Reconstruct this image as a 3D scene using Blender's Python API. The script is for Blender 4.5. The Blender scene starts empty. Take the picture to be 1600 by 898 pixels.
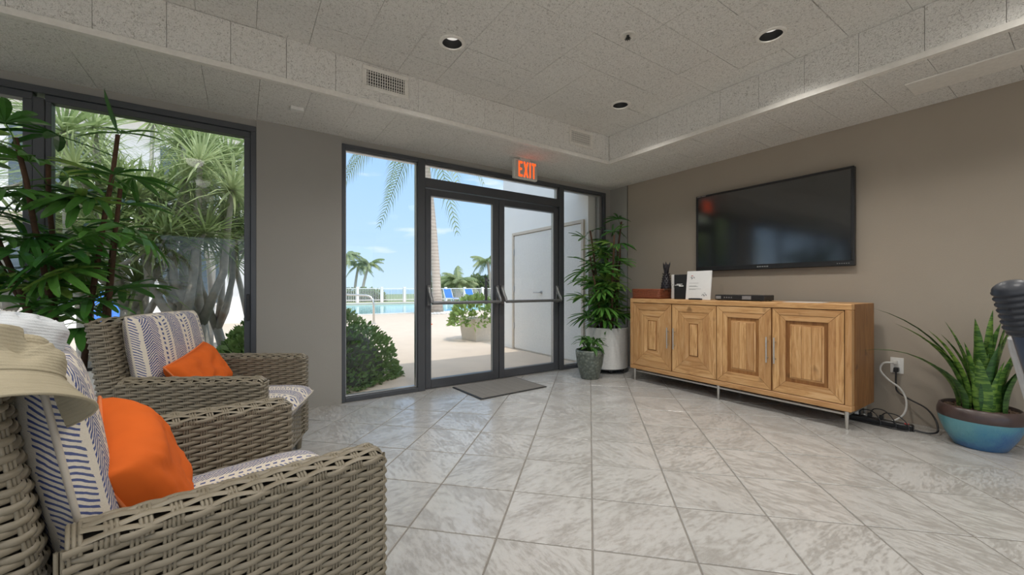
import bpy, math, random
from mathutils import Vector, Matrix, noise
# ------------------------------------------------------------------ camera, world, sun, lamps, exposure
SC = bpy.context.scene
COL = SC.collection
R = math.radians
PI = math.pi
random.seed(7)
SC.view_settings.view_transform = 'Standard'
SC.view_settings.look = 'None'
SC.view_settings.gamma = 1.0
SC.view_settings.use_curve_mapping = False
SC.view_settings.exposure = 0.82
SC.cycles.use_denoising = True
SC.cycles.max_bounces = 10
SC.cycles.diffuse_bounces = 6
SC.cycles.transparent_max_bounces = 16
SC.cycles.sample_clamp_indirect = 6.0
SC.cycles.caustics_reflective = False
SC.cycles.caustics_refractive = False

CAM_H = 1.07
cam = bpy.data.cameras.new('camera')
cam.sensor_width = 36.0
cam.lens = 36.0 * 625.0 / 1600.0
cam.shift_y = 1.0 / 1600.0
cam.clip_start = 0.02
cam.clip_end = 500
camo = bpy.data.objects.new('camera', cam)
COL.objects.link(camo)
camo.location = (0, 0, CAM_H)
camo.rotation_euler = (R(90), 0, R(-34.0))
SC.camera = camo

SKY_STRENGTH = .76
SUN_STRENGTH = 1.15
DOWNLIGHT_POWER = 52.0
W = bpy.data.worlds.new('world')
SC.world = W
W.use_nodes = True
nt = W.node_tree
nt.nodes.clear()
wo = nt.nodes.new('ShaderNodeOutputWorld')
bg = nt.nodes.new('ShaderNodeBackground')
bg.inputs['Strength'].default_value = SKY_STRENGTH
tc = nt.nodes.new('ShaderNodeTexCoord')
sx = nt.nodes.new('ShaderNodeSeparateXYZ')
nt.links.new(tc.outputs['Generated'], sx.inputs[0])
rp = nt.nodes.new('ShaderNodeValToRGB')
rp.color_ramp.elements[0].position = 0.0
rp.color_ramp.elements[0].color = (.54, .70, .86, 1)
rp.color_ramp.elements[1].position = 1.0
rp.color_ramp.elements[1].color = (.34, .54, .86, 1)
e = rp.color_ramp.elements.new(.12); e.color = (.43, .63, .88, 1)
e = rp.color_ramp.elements.new(.35); e.color = (.32, .545, .90, 1)
nt.links.new(sx.outputs['Z'], rp.inputs[0])
mp = nt.nodes.new('ShaderNodeMapping')
mp.inputs['Scale'].default_value = (1.0, 1.0, 4.5)
nt.links.new(tc.outputs['Generated'], mp.inputs[0])
nz = nt.nodes.new('ShaderNodeTexNoise')
nz.inputs['Scale'].default_value = 5.0
nz.inputs['Detail'].default_value = 6.0
nt.links.new(mp.outputs[0], nz.inputs['Vector'])
cr = nt.nodes.new('ShaderNodeValToRGB')
cr.color_ramp.elements[0].position = .60
cr.color_ramp.elements[0].color = (0, 0, 0, 1)
cr.color_ramp.elements[1].position = .74
cr.color_ramp.elements[1].color = (.6, .6, .6, 1)
nt.links.new(nz.outputs['Fac'], cr.inputs[0])
mx = nt.nodes.new('ShaderNodeMix'); mx.data_type = 'RGBA'
nt.links.new(cr.outputs[0], mx.inputs['Factor'])
nt.links.new(rp.outputs[0], mx.inputs[6])
mx.inputs[7].default_value = (.95, .96, .97, 1)
# haze brightening around the sun
SUN_DIR = Vector((.02, -.40, .917)).normalized()
dp = nt.nodes.new('ShaderNodeVectorMath'); dp.operation = 'DOT_PRODUCT'
nt.links.new(tc.outputs['Generated'], dp.inputs[0]); dp.inputs[1].default_value = SUN_DIR
mxx = nt.nodes.new('ShaderNodeMath'); mxx.operation = 'MAXIMUM'; mxx.inputs[1].default_value = 0.0
nt.links.new(dp.outputs['Value'], mxx.inputs[0])
pw = nt.nodes.new('ShaderNodeMath'); pw.operation = 'POWER'; pw.inputs[1].default_value = 3.0
nt.links.new(mxx.outputs[0], pw.inputs[0])
gl_ = nt.nodes.new('ShaderNodeMix'); gl_.data_type = 'RGBA'; gl_.blend_type = 'ADD'
nt.links.new(pw.outputs[0], gl_.inputs['Factor'])
nt.links.new(mx.outputs[2], gl_.inputs[6]); gl_.inputs[7].default_value = (1.8, 1.74, 1.6, 1)
nt.links.new(gl_.outputs[2], bg.inputs['Color'])
nt.links.new(bg.outputs[0], wo.inputs[0])

sun = bpy.data.lights.new('sun', 'SUN')
sun.energy = SUN_STRENGTH
sun.angle = R(.6)
sun.color = (1.0, .95, .87)
suno = bpy.data.objects.new('sun', sun)
COL.objects.link(suno)
suno.rotation_euler = SUN_DIR.to_track_quat('Z', 'Y').to_euler()

# ------------------------------------------------------------------ helpers
def tag(o, label=None, cat=None, group=None, kind=None):
    if label: o['label'] = label
    if cat: o['category'] = cat
    if group: o['group'] = group
    if kind: o['kind'] = kind
    return o

def empty(name, loc=(0, 0, 0), rz=0.0, label=None, cat=None, group=None, kind=None, parent=None):
    o = bpy.data.objects.new(name, None)
    o.empty_display_size = .05
    COL.objects.link(o)
    o.location = loc
    o.rotation_euler = (0, 0, rz)
    if parent: o.parent = parent
    return tag(o, label, cat, group, kind)

def inst(name, me, parent=None, loc=(0, 0, 0), rot=(0, 0, 0), scale=(1, 1, 1), matrix=None):
    o = bpy.data.objects.new(name, me)
    COL.objects.link(o)
    if parent: o.parent = parent
    if matrix is not None: o.matrix_local = matrix
    else:
        o.location = loc; o.rotation_euler = rot; o.scale = scale
    return o

class MB:
    def __init__(s): s.v = []; s.f = []; s.mi = []; s.cur = 0
    def add(s, vs, fs, M=None):
        b = len(s.v)
        if M is not None: vs = [M @ Vector(p) for p in vs]
        s.v += [tuple(p) for p in vs]
        for q in fs:
            s.f.append(tuple(i + b for i in q)); s.mi.append(s.cur)
        return s
    def box(s, x0, x1, y0, y1, z0, z1, M=None):
        vs = [(x0,y0,z0),(x1,y0,z0),(x1,y1,z0),(x0,y1,z0),(x0,y0,z1),(x1,y0,z1),(x1,y1,z1),(x0,y1,z1)]
        return s.add(vs, [(0,3,2,1),(4,5,6,7),(0,1,5,4),(1,2,6,5),(2,3,7,6),(3,0,4,7)], M)
    def cbox(s, x0, x1, y0, y1, z0, z1, c=.004, M=None):
        # box with chamfered edges: three crossed rings
        vs = []
        X = (x0, x1); Y = (y0, y1); Z = (z0, z1)
        idx = {}
        for i in (0, 1):
            for j in (0, 1):
                for k in (0, 1):
                    sx_, sy_, sz_ = (1 if i == 0 else -1), (1 if j == 0 else -1), (1 if k == 0 else -1)
                    p = (X[i], Y[j], Z[k])
                    for a in range(3):
                        q = [p[0] + sx_*c, p[1] + sy_*c, p[2] + sz_*c]
                        q[a] = p[a]
                        idx[(i, j, k, a)] = len(vs); vs.append(tuple(q))
        g = lambda i, j, k, a: idx[(i, j, k, a)]
        fs = []
        for d in (0, 1):
            fs.append([g(d,0,0,0), g(d,1,0,0), g(d,1,1,0), g(d,0,1,0)])
            fs.append([g(0,d,0,1), g(1,d,0,1), g(1,d,1,1), g(0,d,1,1)])
            fs.append([g(0,0,d,2), g(1,0,d,2), g(1,1,d,2), g(0,1,d,2)])
        for p in (0, 1):
            for q in (0, 1):
                fs.append([g(0,p,q,1), g(1,p,q,1), g(1,p,q,2), g(0,p,q,2)])
                fs.append([g(p,0,q,0), g(p,1,q,0), g(p,1,q,2), g(p,0,q,2)])
                fs.append([g(p,q,0,0), g(p,q,1,0), g(p,q,1,1), g(p,q,0,1)])
        for i in (0, 1):
            for j in (0, 1):
                for k in (0, 1): fs.append([g(i,j,k,0), g(i,j,k,1), g(i,j,k,2)])
        cx = Vector(((x0+x1)/2, (y0+y1)/2, (z0+z1)/2))
        out = []
        for q in fs:
            P = [Vector(vs[t]) for t in q]
            n = (P[1]-P[0]).cross(P[2]-P[0])
            m = sum(P, Vector())/len(P) - cx
            out.append(tuple(q) if n.dot(m) > 0 else tuple(reversed(q)))
        return s.add(vs, out, M)
    def prism(s, poly, z0, z1, ch=0.0, M=None):
        # convex ccw polygon, optional chamfer at the top
        n = len(poly)
        if ch:
            cx = sum(p[0] for p in poly)/n; cy = sum(p[1] for p in poly)/n
            def ins(p):
                d = math.hypot(p[0]-cx, p[1]-cy); k = max(0, 1 - ch*1.4/max(d, 1e-6))
                return (cx + (p[0]-cx)*k, cy + (p[1]-cy)*k)
            vs = [(p[0], p[1], z0) for p in poly] + [(p[0], p[1], z1-ch) for p in poly] + [(*ins(p), z1) for p in poly]
            L = 3
        else:
            vs = [(p[0], p[1], z0) for p in poly] + [(p[0], p[1], z1) for p in poly]
            L = 2
        fs = [tuple(reversed(range(n))), tuple(range((L-1)*n, L*n))]
        for l in range(L-1):
            for i in range(n):
                j = (i+1) % n
                fs.append((l*n+i, l*n+j, (l+1)*n+j, (l+1)*n+i))
        return s.add(vs, fs, M)
    def tube(s, pts, rad, seg=8, caps=True, M=None, closed=False):
        P = [Vector(p) for p in pts]
        n = len(P)
        if not hasattr(rad, '__len__'): rad = [rad]*n
        vs = []; fs = []
        up = None
        for i in range(n):
            if closed: d = P[(i+1) % n] - P[i-1]
            else: d = P[min(i+1, n-1)] - P[max(i-1, 0)]
            if d.length < 1e-9: d = Vector((0, 0, 1))
            d.normalize()
            if up is None:
                up = Vector((0, 0, 1)) if abs(d.z) < .9 else Vector((1, 0, 0))
            a = d.cross(up)
            if a.length < 1e-6: a = d.cross(Vector((.3, .8, .1)))
            a.normalize()
            b = a.cross(d); up = b
            for k in range(seg):
                t = 2*PI*k/seg
                vs.append(P[i] + (a*math.cos(t) + b*math.sin(t))*rad[i])
        m = n if closed else n-1
        for i in range(m):
            for k in range(seg):
                k2 = (k+1) % seg; i2 = (i+1) % n
                fs.append((i*seg+k, i*seg+k2, i2*seg+k2, i2*seg+k))
        if caps and not closed:
            fs.append(tuple(reversed(range(seg)))); fs.append(tuple(range((n-1)*seg, n*seg)))
        return s.add(vs, fs, M)
    def lathe(s, prof, seg=32, M=None, wob=None, caps=True):
        # prof [(r,z)], from bottom outside up and round
        vs = []; fs = []
        for r_, z_ in prof:
            for k in range(seg):
                t = 2*PI*k/seg
                w = wob(t, r_, z_) if wob else 1.0
                vs.append((r_*w*math.cos(t), r_*w*math.sin(t), z_))
        for i in range(len(prof)-1):
            for k in range(seg):
                k2 = (k+1) % seg
                fs.append((i*seg+k, i*seg+k2, (i+1)*seg+k2, (i+1)*seg+k))
        if caps and prof[0][0] > 1e-6: fs.append(tuple(reversed(range(seg))))
        if caps and prof[-1][0] > 1e-6: fs.append(tuple(range((len(prof)-1)*seg, len(prof)*seg)))
        return s.add(vs, fs, M)
    def grid(s, fn, nu, nv, M=None, closed_u=False):
        vs = [fn(i/(nu-1 if not closed_u else nu), j/(nv-1)) for j in range(nv) for i in range(nu)]
        fs = []
        for j in range(nv-1):
            for i in range(nu if closed_u else nu-1):
                i2 = (i+1) % nu
                fs.append((j*nu+i, j*nu+i2, (j+1)*nu+i2, (j+1)*nu+i))
        return s.add(vs, fs, M)
    def mesh(s, name, mat, smooth=False, sharp=None):
        me = bpy.data.meshes.new(name)
        me.from_pydata(s.v, [], s.f)
        for m in (mat if isinstance(mat, (list, tuple)) else [mat]): me.materials.append(m)
        if any(s.mi): me.polygons.foreach_set('material_index', s.mi)
        if smooth:
            me.polygons.foreach_set('use_smooth', [True]*len(me.polygons))
            if sharp: me.set_sharp_from_angle(angle=R(sharp))
        me.update()
        return me
    def build(s, name, mat, parent=None, smooth=False, sharp=None, **kw):
        return inst(name, s.mesh(name, mat, smooth, sharp), parent, **kw)

def clip(poly, nx, ny, d):
    # keep nx*x+ny*y <= d
    out = []
    for i in range(len(poly)):
        a, b = poly[i], poly[(i+1) % len(poly)]
        da = nx*a[0]+ny*a[1]-d; db = nx*b[0]+ny*b[1]-d
        if da <= 0: out.append(a)
        if da*db < 0:
            t = da/(da-db); out.append((a[0]+(b[0]-a[0])*t, a[1]+(b[1]-a[1])*t))
    return out

def area(poly):
    return .5*sum(poly[i][0]*poly[(i+1) % len(poly)][1]-poly[(i+1) % len(poly)][0]*poly[i][1] for i in range(len(poly)))

# ------------------------------------------------------------------ materials
class NT:
    def __init__(s, name):
        s.m = bpy.data.materials.new(name); s.m.use_nodes = True
        s.t = s.m.node_tree; s.t.nodes.clear()
        s.out = s.n('ShaderNodeOutputMaterial')
    def n(s, k, **kw):
        o = s.t.nodes.new(k)
        for a, b in kw.items(): setattr(o, a, b)
        return o
    def l(s, a, b): s.t.links.new(a, b)
    def val(s, x, sock):
        if isinstance(x, (int, float)): sock.default_value = x
        elif isinstance(x, tuple): sock.default_value = x if len(x) == len(sock.default_value) else (*x, 1)
        else: s.l(x, sock)
    def math(s, op, a, b=None, c=None):
        o = s.n('ShaderNodeMath', operation=op)
        s.val(a, o.inputs[0])
        if b is not None: s.val(b, o.inputs[1])
        if c is not None: s.val(c, o.inputs[2])
        return o.outputs[0]
    def mix(s, f, a, b, blend='MIX'):
        o = s.n('ShaderNodeMix', data_type='RGBA', blend_type=blend)
        s.val(f, o.inputs['Factor']); s.val(a, o.inputs[6]); s.val(b, o.inputs[7])
        return o.outputs[2]
    def ramp(s, f, stops):
        o = s.n('ShaderNodeValToRGB'); cr = o.color_ramp
        cr.elements[0].position, cr.elements[1].position = stops[0][0], stops[-1][0]
        c = lambda x: (x, x, x, 1) if isinstance(x, (int, float)) else (*x, 1)
        cr.elements[0].color = c(stops[0][1]); cr.elements[1].color = c(stops[-1][1])
        for p, q in stops[1:-1]: cr.elements.new(p).color = c(q)
        s.l(f, o.inputs[0])
        return o.outputs[0]
    def co(s, kind='Object', scale=(1, 1, 1), rot=(0, 0, 0), rnd=0.0):
        t = s.n('ShaderNodeTexCoord'); m = s.n('ShaderNodeMapping')
        m.inputs['Scale'].default_value = scale; m.inputs['Rotation'].default_value = rot
        s.l(t.outputs[kind], m.inputs[0])
        if rnd:
            oi = s.n('ShaderNodeObjectInfo')
            c = s.n('ShaderNodeCombineXYZ')
            s.l(s.math('MULTIPLY', oi.outputs['Random'], rnd), c.inputs[0])
            s.l(s.math('MULTIPLY', oi.outputs['Random'], rnd*1.7), c.inputs[1])
            s.l(c.outputs[0], m.inputs['Location'])
        return m.outputs[0]
    def noise(s, vec, scale, detail=4, rough=.5, dist=0):
        o = s.n('ShaderNodeTexNoise')
        o.inputs['Scale'].default_value = scale; o.inputs['Detail'].default_value = detail
        o.inputs['Roughness'].default_value = rough; o.inputs['Distortion'].default_value = dist
        s.l(vec, o.inputs['Vector'])
        return o.outputs['Fac']
    def bump(s, h, strength=.3, dist=.01):
        o = s.n('ShaderNodeBump')
        o.inputs['Strength'].default_value = strength; o.inputs['Distance'].default_value = dist
        s.l(h, o.inputs['Height'])
        return o.outputs[0]
    def rnd(s): return s.n('ShaderNodeObjectInfo').outputs['Random']
    def bsdf(s, color, rough=.5, metal=0.0, normal=None, spec=None, emit=None, estr=0.0, coat=0.0, transl=0.0):
        b = s.n('ShaderNodeBsdfPrincipled')
        s.val(color, b.inputs['Base Color']); s.val(rough, b.inputs['Roughness']); s.val(metal, b.inputs['Metallic'])
        if spec is not None: b.inputs['Specular IOR Level'].default_value = spec
        if normal is not None: s.l(normal, b.inputs['Normal'])
        if coat: b.inputs['Coat Weight'].default_value = coat; b.inputs['Coat Roughness'].default_value = .1
        if emit: b.inputs['Emission Color'].default_value = (*emit, 1); b.inputs['Emission Strength'].default_value = estr
        sh = b.outputs[0]
        if transl:
            t = s.n('ShaderNodeBsdfTranslucent'); s.val(color, t.inputs['Color'])
            x = s.n('ShaderNodeMixShader'); x.inputs[0].default_value = transl
            s.l(sh, x.inputs[1]); s.l(t.outputs[0], x.inputs[2]); sh = x.outputs[0]
        s.l(sh, s.out.inputs[0])
        return s.m

def plain(name, c, rough=.5, metal=0.0, nscale=40, namt=.08, bump=0.0, spec=None, **kw):
    k = NT(name); v = k.co('Object')
    f = k.noise(v, nscale, 3)
    c2 = tuple(max(0, x*(1-namt*2)) for x in c)
    col = k.mix(f, c2, tuple(min(1, x*(1+namt)) for x in c))
    nm = k.bump(f, bump, .004) if bump else None
    return k.bsdf(col, rough, metal, nm, spec, **kw)

M = {}
# walls
def wall_mat(name, c):
    k = NT(name); v = k.co('Object')
    f = k.noise(v, 160, 3, .6); g = k.noise(v, 2.5, 3)
    col = k.mix(g, tuple(x*.95 for x in c), tuple(x*1.04 for x in c))
    return k.bsdf(col, .62, 0, k.bump(f, .25, .004), .3)
M['taupe'] = wall_mat('taupe wall paint', (.36, .312, .255))
M['greige'] = wall_mat('greige wall paint', (.345, .332, .305))
M['white_ext'] = wall_mat('white exterior render', (.86, .85, .82))
M['white_paint'] = plain('white paint', (.78, .77, .74), .45)
# ceiling acoustic tile
def ceil_mat():
    k = NT('fissured ceiling tile'); v = k.co('Object', rnd=9.0)
    a = k.noise(v, 78, 3, .6, 1.4); b = k.noise(v, 30, 3, .6, .6); g = k.noise(v, 2.0, 2)
    h = k.math('ADD', a, k.math('MULTIPLY', b, .5))
    pit = k.ramp(a, [(.33, 0.0), (.47, 1.0)])
    col = k.mix(k.rnd(), (.87, .86, .825), (.885, .875, .84))
    col = k.mix(pit, (.53, .515, .48), col)
    return k.bsdf(col, .9, 0, k.bump(h, .9, .012), .1)
M['ceil'] = ceil_mat()
M['bead'] = plain('smooth ceiling trim', (.80, .78, .73), .5)
# floor tile
def tile_mat():
    k = NT('stone look floor tile'); v0 = k.co('Object', rnd=31.0)
    # streak direction alternates by tile
    t = k.n('ShaderNodeTexCoord')
    vr = k.n('ShaderNodeVectorRotate', rotation_type='Z_AXIS')
    k.l(v0, vr.inputs['Vector'])
    k.l(k.math('MULTIPLY', k.math('ROUND', k.math('MULTIPLY', k.rnd(), 3.0)), PI/2), vr.inputs['Angle'])
    m = k.n('ShaderNodeMapping'); m.inputs['Scale'].default_value = (1.0, 3.0, 1.0); m.inputs['Rotation'].default_value = (0, 0, R(20))
    k.l(vr.outputs[0], m.inputs[0])
    a = k.noise(m.outputs[0], 17, 8, .76, .3); b = k.noise(m.outputs[0], 3.0, 3, .5)
    c = k.noise(m.outputs[0], 60, 4, .6)
    s_ = k.math('ADD', k.math('MULTIPLY', a, .8), k.math('MULTIPLY', b, .35))
    f = k.ramp(s_, [(.555, 0.0), (.61, .8), (.70, 1.0)])
    base = k.mix(k.rnd(), (.42, .413, .398), (.47, .463, .448))
    col = k.mix(k.math('MULTIPLY', f, .78), base, (.22, .205, .185))
    col = k.mix(k.math('MULTIPLY', c, .25), col, (.56, .55, .53))
    ro = k.math('ADD', k.math('MULTIPLY', f, .18), .20)
    return k.bsdf(col, ro, 0, k.bump(k.math('ADD', a, k.math('MULTIPLY', c, .3)), .05, .004), .5)
M['tile'] = tile_mat()
M['grout'] = plain('grey grout', (.215, .20, .18), .85, nscale=60)
# metals, glass
M['bronze'] = plain('dark anodised aluminium', (.085, .090, .100), .38, .3, nscale=8, namt=.05)
M['alu'] = plain('satin aluminium', (.46, .46, .46), .35, .8, nscale=20)
M['gun'] = plain('dark grey metal', (.20, .205, .21), .35, .5, nscale=20)
M['steel'] = plain('brushed nickel', (.62, .60, .56), .32, .85, nscale=60)
M['black'] = plain('black plastic', (.015, .015, .016), .38)
M['rubber'] = plain('black rubber', (.018, .018, .018), .6)
def glass_mat():
    k = NT('clear window glass')
    lw = k.n('ShaderNodeLayerWeight'); lw.inputs[0].default_value = .5
    fr = k.math('ADD', k.math('MULTIPLY', k.math('POWER', lw.outputs['Facing'], 5.0), .80), .022)
    tr = k.n('ShaderNodeBsdfTransparent'); tr.inputs[0].default_value = (.99, .995, .99, 1)
    gl = k.n('ShaderNodeBsdfGlossy'); gl.inputs['Roughness'].default_value = .01
    mxs = k.n('ShaderNodeMixShader')
    k.l(fr, mxs.inputs[0]); k.l(tr.outputs[0], mxs.inputs[1]); k.l(gl.outputs[0], mxs.inputs[2])
    k.l(mxs.outputs[0], k.out.inputs[0])
    return k.m
M['glass'] = glass_mat()
M['screen'] = plain('black glass screen', (.006, .006, .007), .11, nscale=5, spec=1.0)
for n_ in M['screen'].node_tree.nodes:
    if n_.type == 'BSDF_PRINCIPLED': n_.inputs['IOR'].default_value = 2.1; n_.inputs['Specular IOR Level'].default_value = .5
# wood
def wood_mat(name, c1, c2, c3, axis):
    k = NT(name)
    sc = [9, 9, 9]; sc[axis] = .9
    v = k.co('Object', scale=tuple(sc), rnd=17.0)
    a = k.noise(v, 3.0, 6, .62, 1.6); b = k.noise(v, 14, 3, .6)
    v2 = k.co('Object', rnd=11.0)
    kn = k.noise(v2, 5, 2)
    col = k.ramp(a, [(.28, c1), (.5, c2), (.72, c3)])
    col = k.mix(k.math('MULTIPLY', b, .35), col, c1)
    col = k.mix(k.math('MULTIPLY', k.rnd(), .55), col, c1)
    knot = k.ramp(kn, [(.28, 1.0), (.34, 0.0)])
    col = k.mix(k.math('MULTIPLY', knot, .6), col, tuple(x*.35 for x in c1))
    return k.bsdf(col, .42, 0, k.bump(k.math('ADD', a, b), .18, .004), .4)
WC = ((.34, .158, .058), (.68, .40, .17), (.86, .58, .31))
M['wood_z'] = wood_mat('honey reclaimed wood upright grain', *WC, 2)
M['wood_y'] = wood_mat('honey reclaimed wood level grain', *WC, 1)
M['wood_end'] = wood_mat('darker reclaimed wood side', (.17, .066, .018), (.34, .155, .048), (.46, .24, .085), 2)
# wicker
def wicker(name, c1, c2):
    k = NT(name); v = k.co('Object', rnd=5.0)
    a = k.noise(k.co('Object', scale=(2, 2, 60)), 6, 3); b = k.noise(v, 7, 3)
    col = k.mix(b, c1, c2)
    col = k.mix(k.math('MULTIPLY', a, .35), col, tuple(x*.55 for x in c1))
    return k.bsdf(col, .42, 0, k.bump(a, .15, .002), .45)
M['wicker'] = wicker('grey brown resin wicker', (.16, .135, .094), (.28, .245, .182))
M['wicker_core'] = plain('dark wicker gaps', (.05, .042, .033), .8)
# cushion fabric: cream with indigo strokes in columns; across = local x, along = local y
def ikat():
    k = NT('cream and indigo stroke fabric')
    t = k.n('ShaderNodeTexCoord'); sp = k.n('ShaderNodeSeparateXYZ'); k.l(t.outputs['Object'], sp.inputs[0])
    v = k.co('Object')
    n1 = k.noise(v, 60, 3, .6); n2 = k.noise(v, 14, 3)
    X = k.math('ADD', sp.outputs[0], k.math('MULTIPLY', k.math('SUBTRACT', n1, .5), .010))
    Y = k.math('ADD', sp.outputs[1], sp.outputs[2])
    Y = k.math('ADD', Y, k.math('MULTIPLY', k.math('SUBTRACT', n2, .5), .02))
    P = .19                                           # column repeat
    fx = k.math('FRACT', k.math('ADD', k.math('DIVIDE', X, P), 10.37))
    # chevron column 0-.5, slim dash column .62-.72, short dash column .80-.93
    chev = k.math('ABSOLUTE', k.math('SUBTRACT', fx, .25))
    s1 = k.math('FRACT', k.math('ADD', k.math('MULTIPLY', Y, 78.0), k.math('MULTIPLY', chev, 13.0)))
    l1 = k.math('LESS_THAN', s1, k.math('ADD', .40, k.math('MULTIPLY', n2, .3)))
    m1 = k.math('LESS_THAN', fx, k.math('ADD', .42, k.math('MULTIPLY', n1, .18)))
    s2 = k.math('FRACT', k.math('ADD', k.math('MULTIPLY', Y, 40.0), k.math('MULTIPLY', fx, 2.0)))
    l2 = k.math('LESS_THAN', s2, .55)
    m2 = k.math('LESS_THAN', k.math('ABSOLUTE', k.math('SUBTRACT', fx, .64)), .035)
    s3 = k.math('FRACT', k.math('ADD', k.math('MULTIPLY', Y, 75.0), k.math('MULTIPLY', fx, -3.0)))
    l3 = k.math('LESS_THAN', s3, .42)
    m3 = k.math('LESS_THAN', k.math('ABSOLUTE', k.math('SUBTRACT', fx, .84)), k.math('ADD', .03, k.math('MULTIPLY', n2, .07)))
    f = k.math('MAXIMUM', k.math('MULTIPLY', l1, m1), k.math('MAXIMUM', k.math('MULTIPLY', l2, m2), k.math('MULTIPLY', l3, m3)))
    blot = k.ramp(k.noise(v, 22, 2), [(.40, .25), (.62, 1.0)])
    ink = k.mix(blot, (.07, .095, .22), (.018, .048, .22))
    weave = k.noise(v, 420, 2)
    base = k.mix(weave, (.60, .545, .46), (.76, .71, .625))
    col = k.mix(k.math('MULTIPLY', f, .92), base, ink)
    return k.bsdf(col, .85, 0, k.bump(weave, .25, .002), .15)
M['ikat'] = ikat()
M['ikat_edge'] = plain('cream cushion welt', (.52, .47, .40), .8)
M['orange'] = plain('burnt orange cotton', (.66, .125, .018), .8, nscale=9, namt=.10, bump=.08, spec=.15)
M['orange_pipe'] = plain('orange piping', (.72, .20, .06), .7)
M['khaki'] = None
def khaki(name, c):
    k = NT(name); v = k.co('Object')
    a = k.noise(v, 300, 2); b = k.noise(v, 10, 3)
    wv = k.n('ShaderNodeTexWave', wave_type='BANDS', bands_direction='Z'); wv.inputs['Scale'].default_value = 42; wv.inputs['Distortion'].default_value = 2.5
    wv.inputs['Detail Scale'].default_value = 6.0
    k.l(v, wv.inputs['Vector'])
    col = k.mix(b, tuple(x*.8 for x in c), tuple(x*1.1 for x in c))
    return k.bsdf(col, .85, 0, k.bump(k.math('ADD', k.math('MULTIPLY', a, .3), wv.outputs['Fac']), .25, .004), .15)
M['khaki'] = khaki('khaki washed cotton', (.40, .355, .255))
M['hat_white'] = khaki('pale blue grey cotton', (.62, .65, .68))
# plants
def leaf_mat(name, c1, c2, rough=.35, tr=.22, scale=6):
    k = NT(name); v = k.co('Object', rnd=3.0)
    f = k.noise(v, scale, 2)
    col = k.mix(k.rnd(), c1, c2)
    col = k.mix(k.math('MULTIPLY', f, .45), col, tuple(x*.5 for x in c1))
    return k.bsdf(col, rough, 0, None, .45, transl=tr)
M['rhapis'] = leaf_mat('glossy palm leaf', (.042, .150, .026), (.14, .34, .06))
M['rhapis_lit'] = leaf_mat('lit yellow green palm leaf', (.20, .38, .07), (.30, .46, .10))  # lit copy of the palm leaf, light put into its colour
M['drac'] = leaf_mat('dracaena leaf', (.30, .42, .16), (.58, .64, .34), .45, .4, 3)
M['palmfrond'] = leaf_mat('palm frond', (.24, .32, .13), (.40, .44, .22), .5, .35, 2)
M['bush'] = leaf_mat('small bush leaf', (.12, .24, .06), (.34, .47, .14), .4, .25, 9)
M['hedge'] = leaf_mat('hedge leaf', (.18, .26, .10), (.30, .37, .15), .6, .25, 3)
M['potleaf'] = leaf_mat('small pot plant leaf', (.045, .15, .03), (.14, .28, .07))
M['cane'] = plain('brown fibre cane', (.10, .050, .026), .85, nscale=50, namt=.3, bump=.5)
M['petiole'] = plain('green stem', (.10, .20, .05), .5)
M['trunk'] = plain('grey dracaena bark', (.56, .52, .46), .9, nscale=18, namt=.2, bump=.5)
M['palmtrunk'] = None
def palmtrunk():
    k = NT('ringed palm bark'); v = k.co('Object')
    wv = k.n('ShaderNodeTexWave', wave_type='BANDS', bands_direction='Z'); wv.inputs['Scale'].default_value = 2.2; wv.inputs['Distortion'].default_value = 3.0
    k.l(v, wv.inputs['Vector'])
    col = k.mix(wv.outputs['Fac'], (.46, .39, .33), (.56, .49, .42))
    return k.bsdf(col, .9, 0, k.bump(wv.outputs['Fac'], .25, .03), .1)
M['palmtrunk'] = palmtrunk()
def snake_mat():
    k = NT('banded snake plant leaf')
    t = k.n('ShaderNodeTexCoord'); sp = k.n('ShaderNodeSeparateXYZ'); k.l(t.outputs['Object'], sp.inputs[0])
    v = k.co('Object', scale=(1, 1, 1), rnd=4.0)
    n = k.noise(k.co('Object', scale=(.6, .6, 3.2), rnd=4.0), 16, 4, .6, 1.0)
    band = k.ramp(n, [(.46, 0.0), (.54, 1.0)])
    dark = k.mix(k.rnd(), (.018, .060, .016), (.05, .13, .026))
    lite = k.mix(k.rnd(), (.045, .12, .03), (.20, .34, .06))
    col = k.mix(band, lite, dark)
    return k.bsdf(col, .38, 0, None, .45, transl=.08)
M['snake'] = snake_mat()
M['snake_edge'] = plain('yellow green leaf edge', (.26, .34, .07), .45)
M['soil'] = plain('dark potting soil', (.035, .024, .017), .95, nscale=90, namt=.4, bump=.8)
M['mulch'] = plain('brown bark mulch', (.16, .105, .07), .95, nscale=60, namt=.4, bump=.8)
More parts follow.
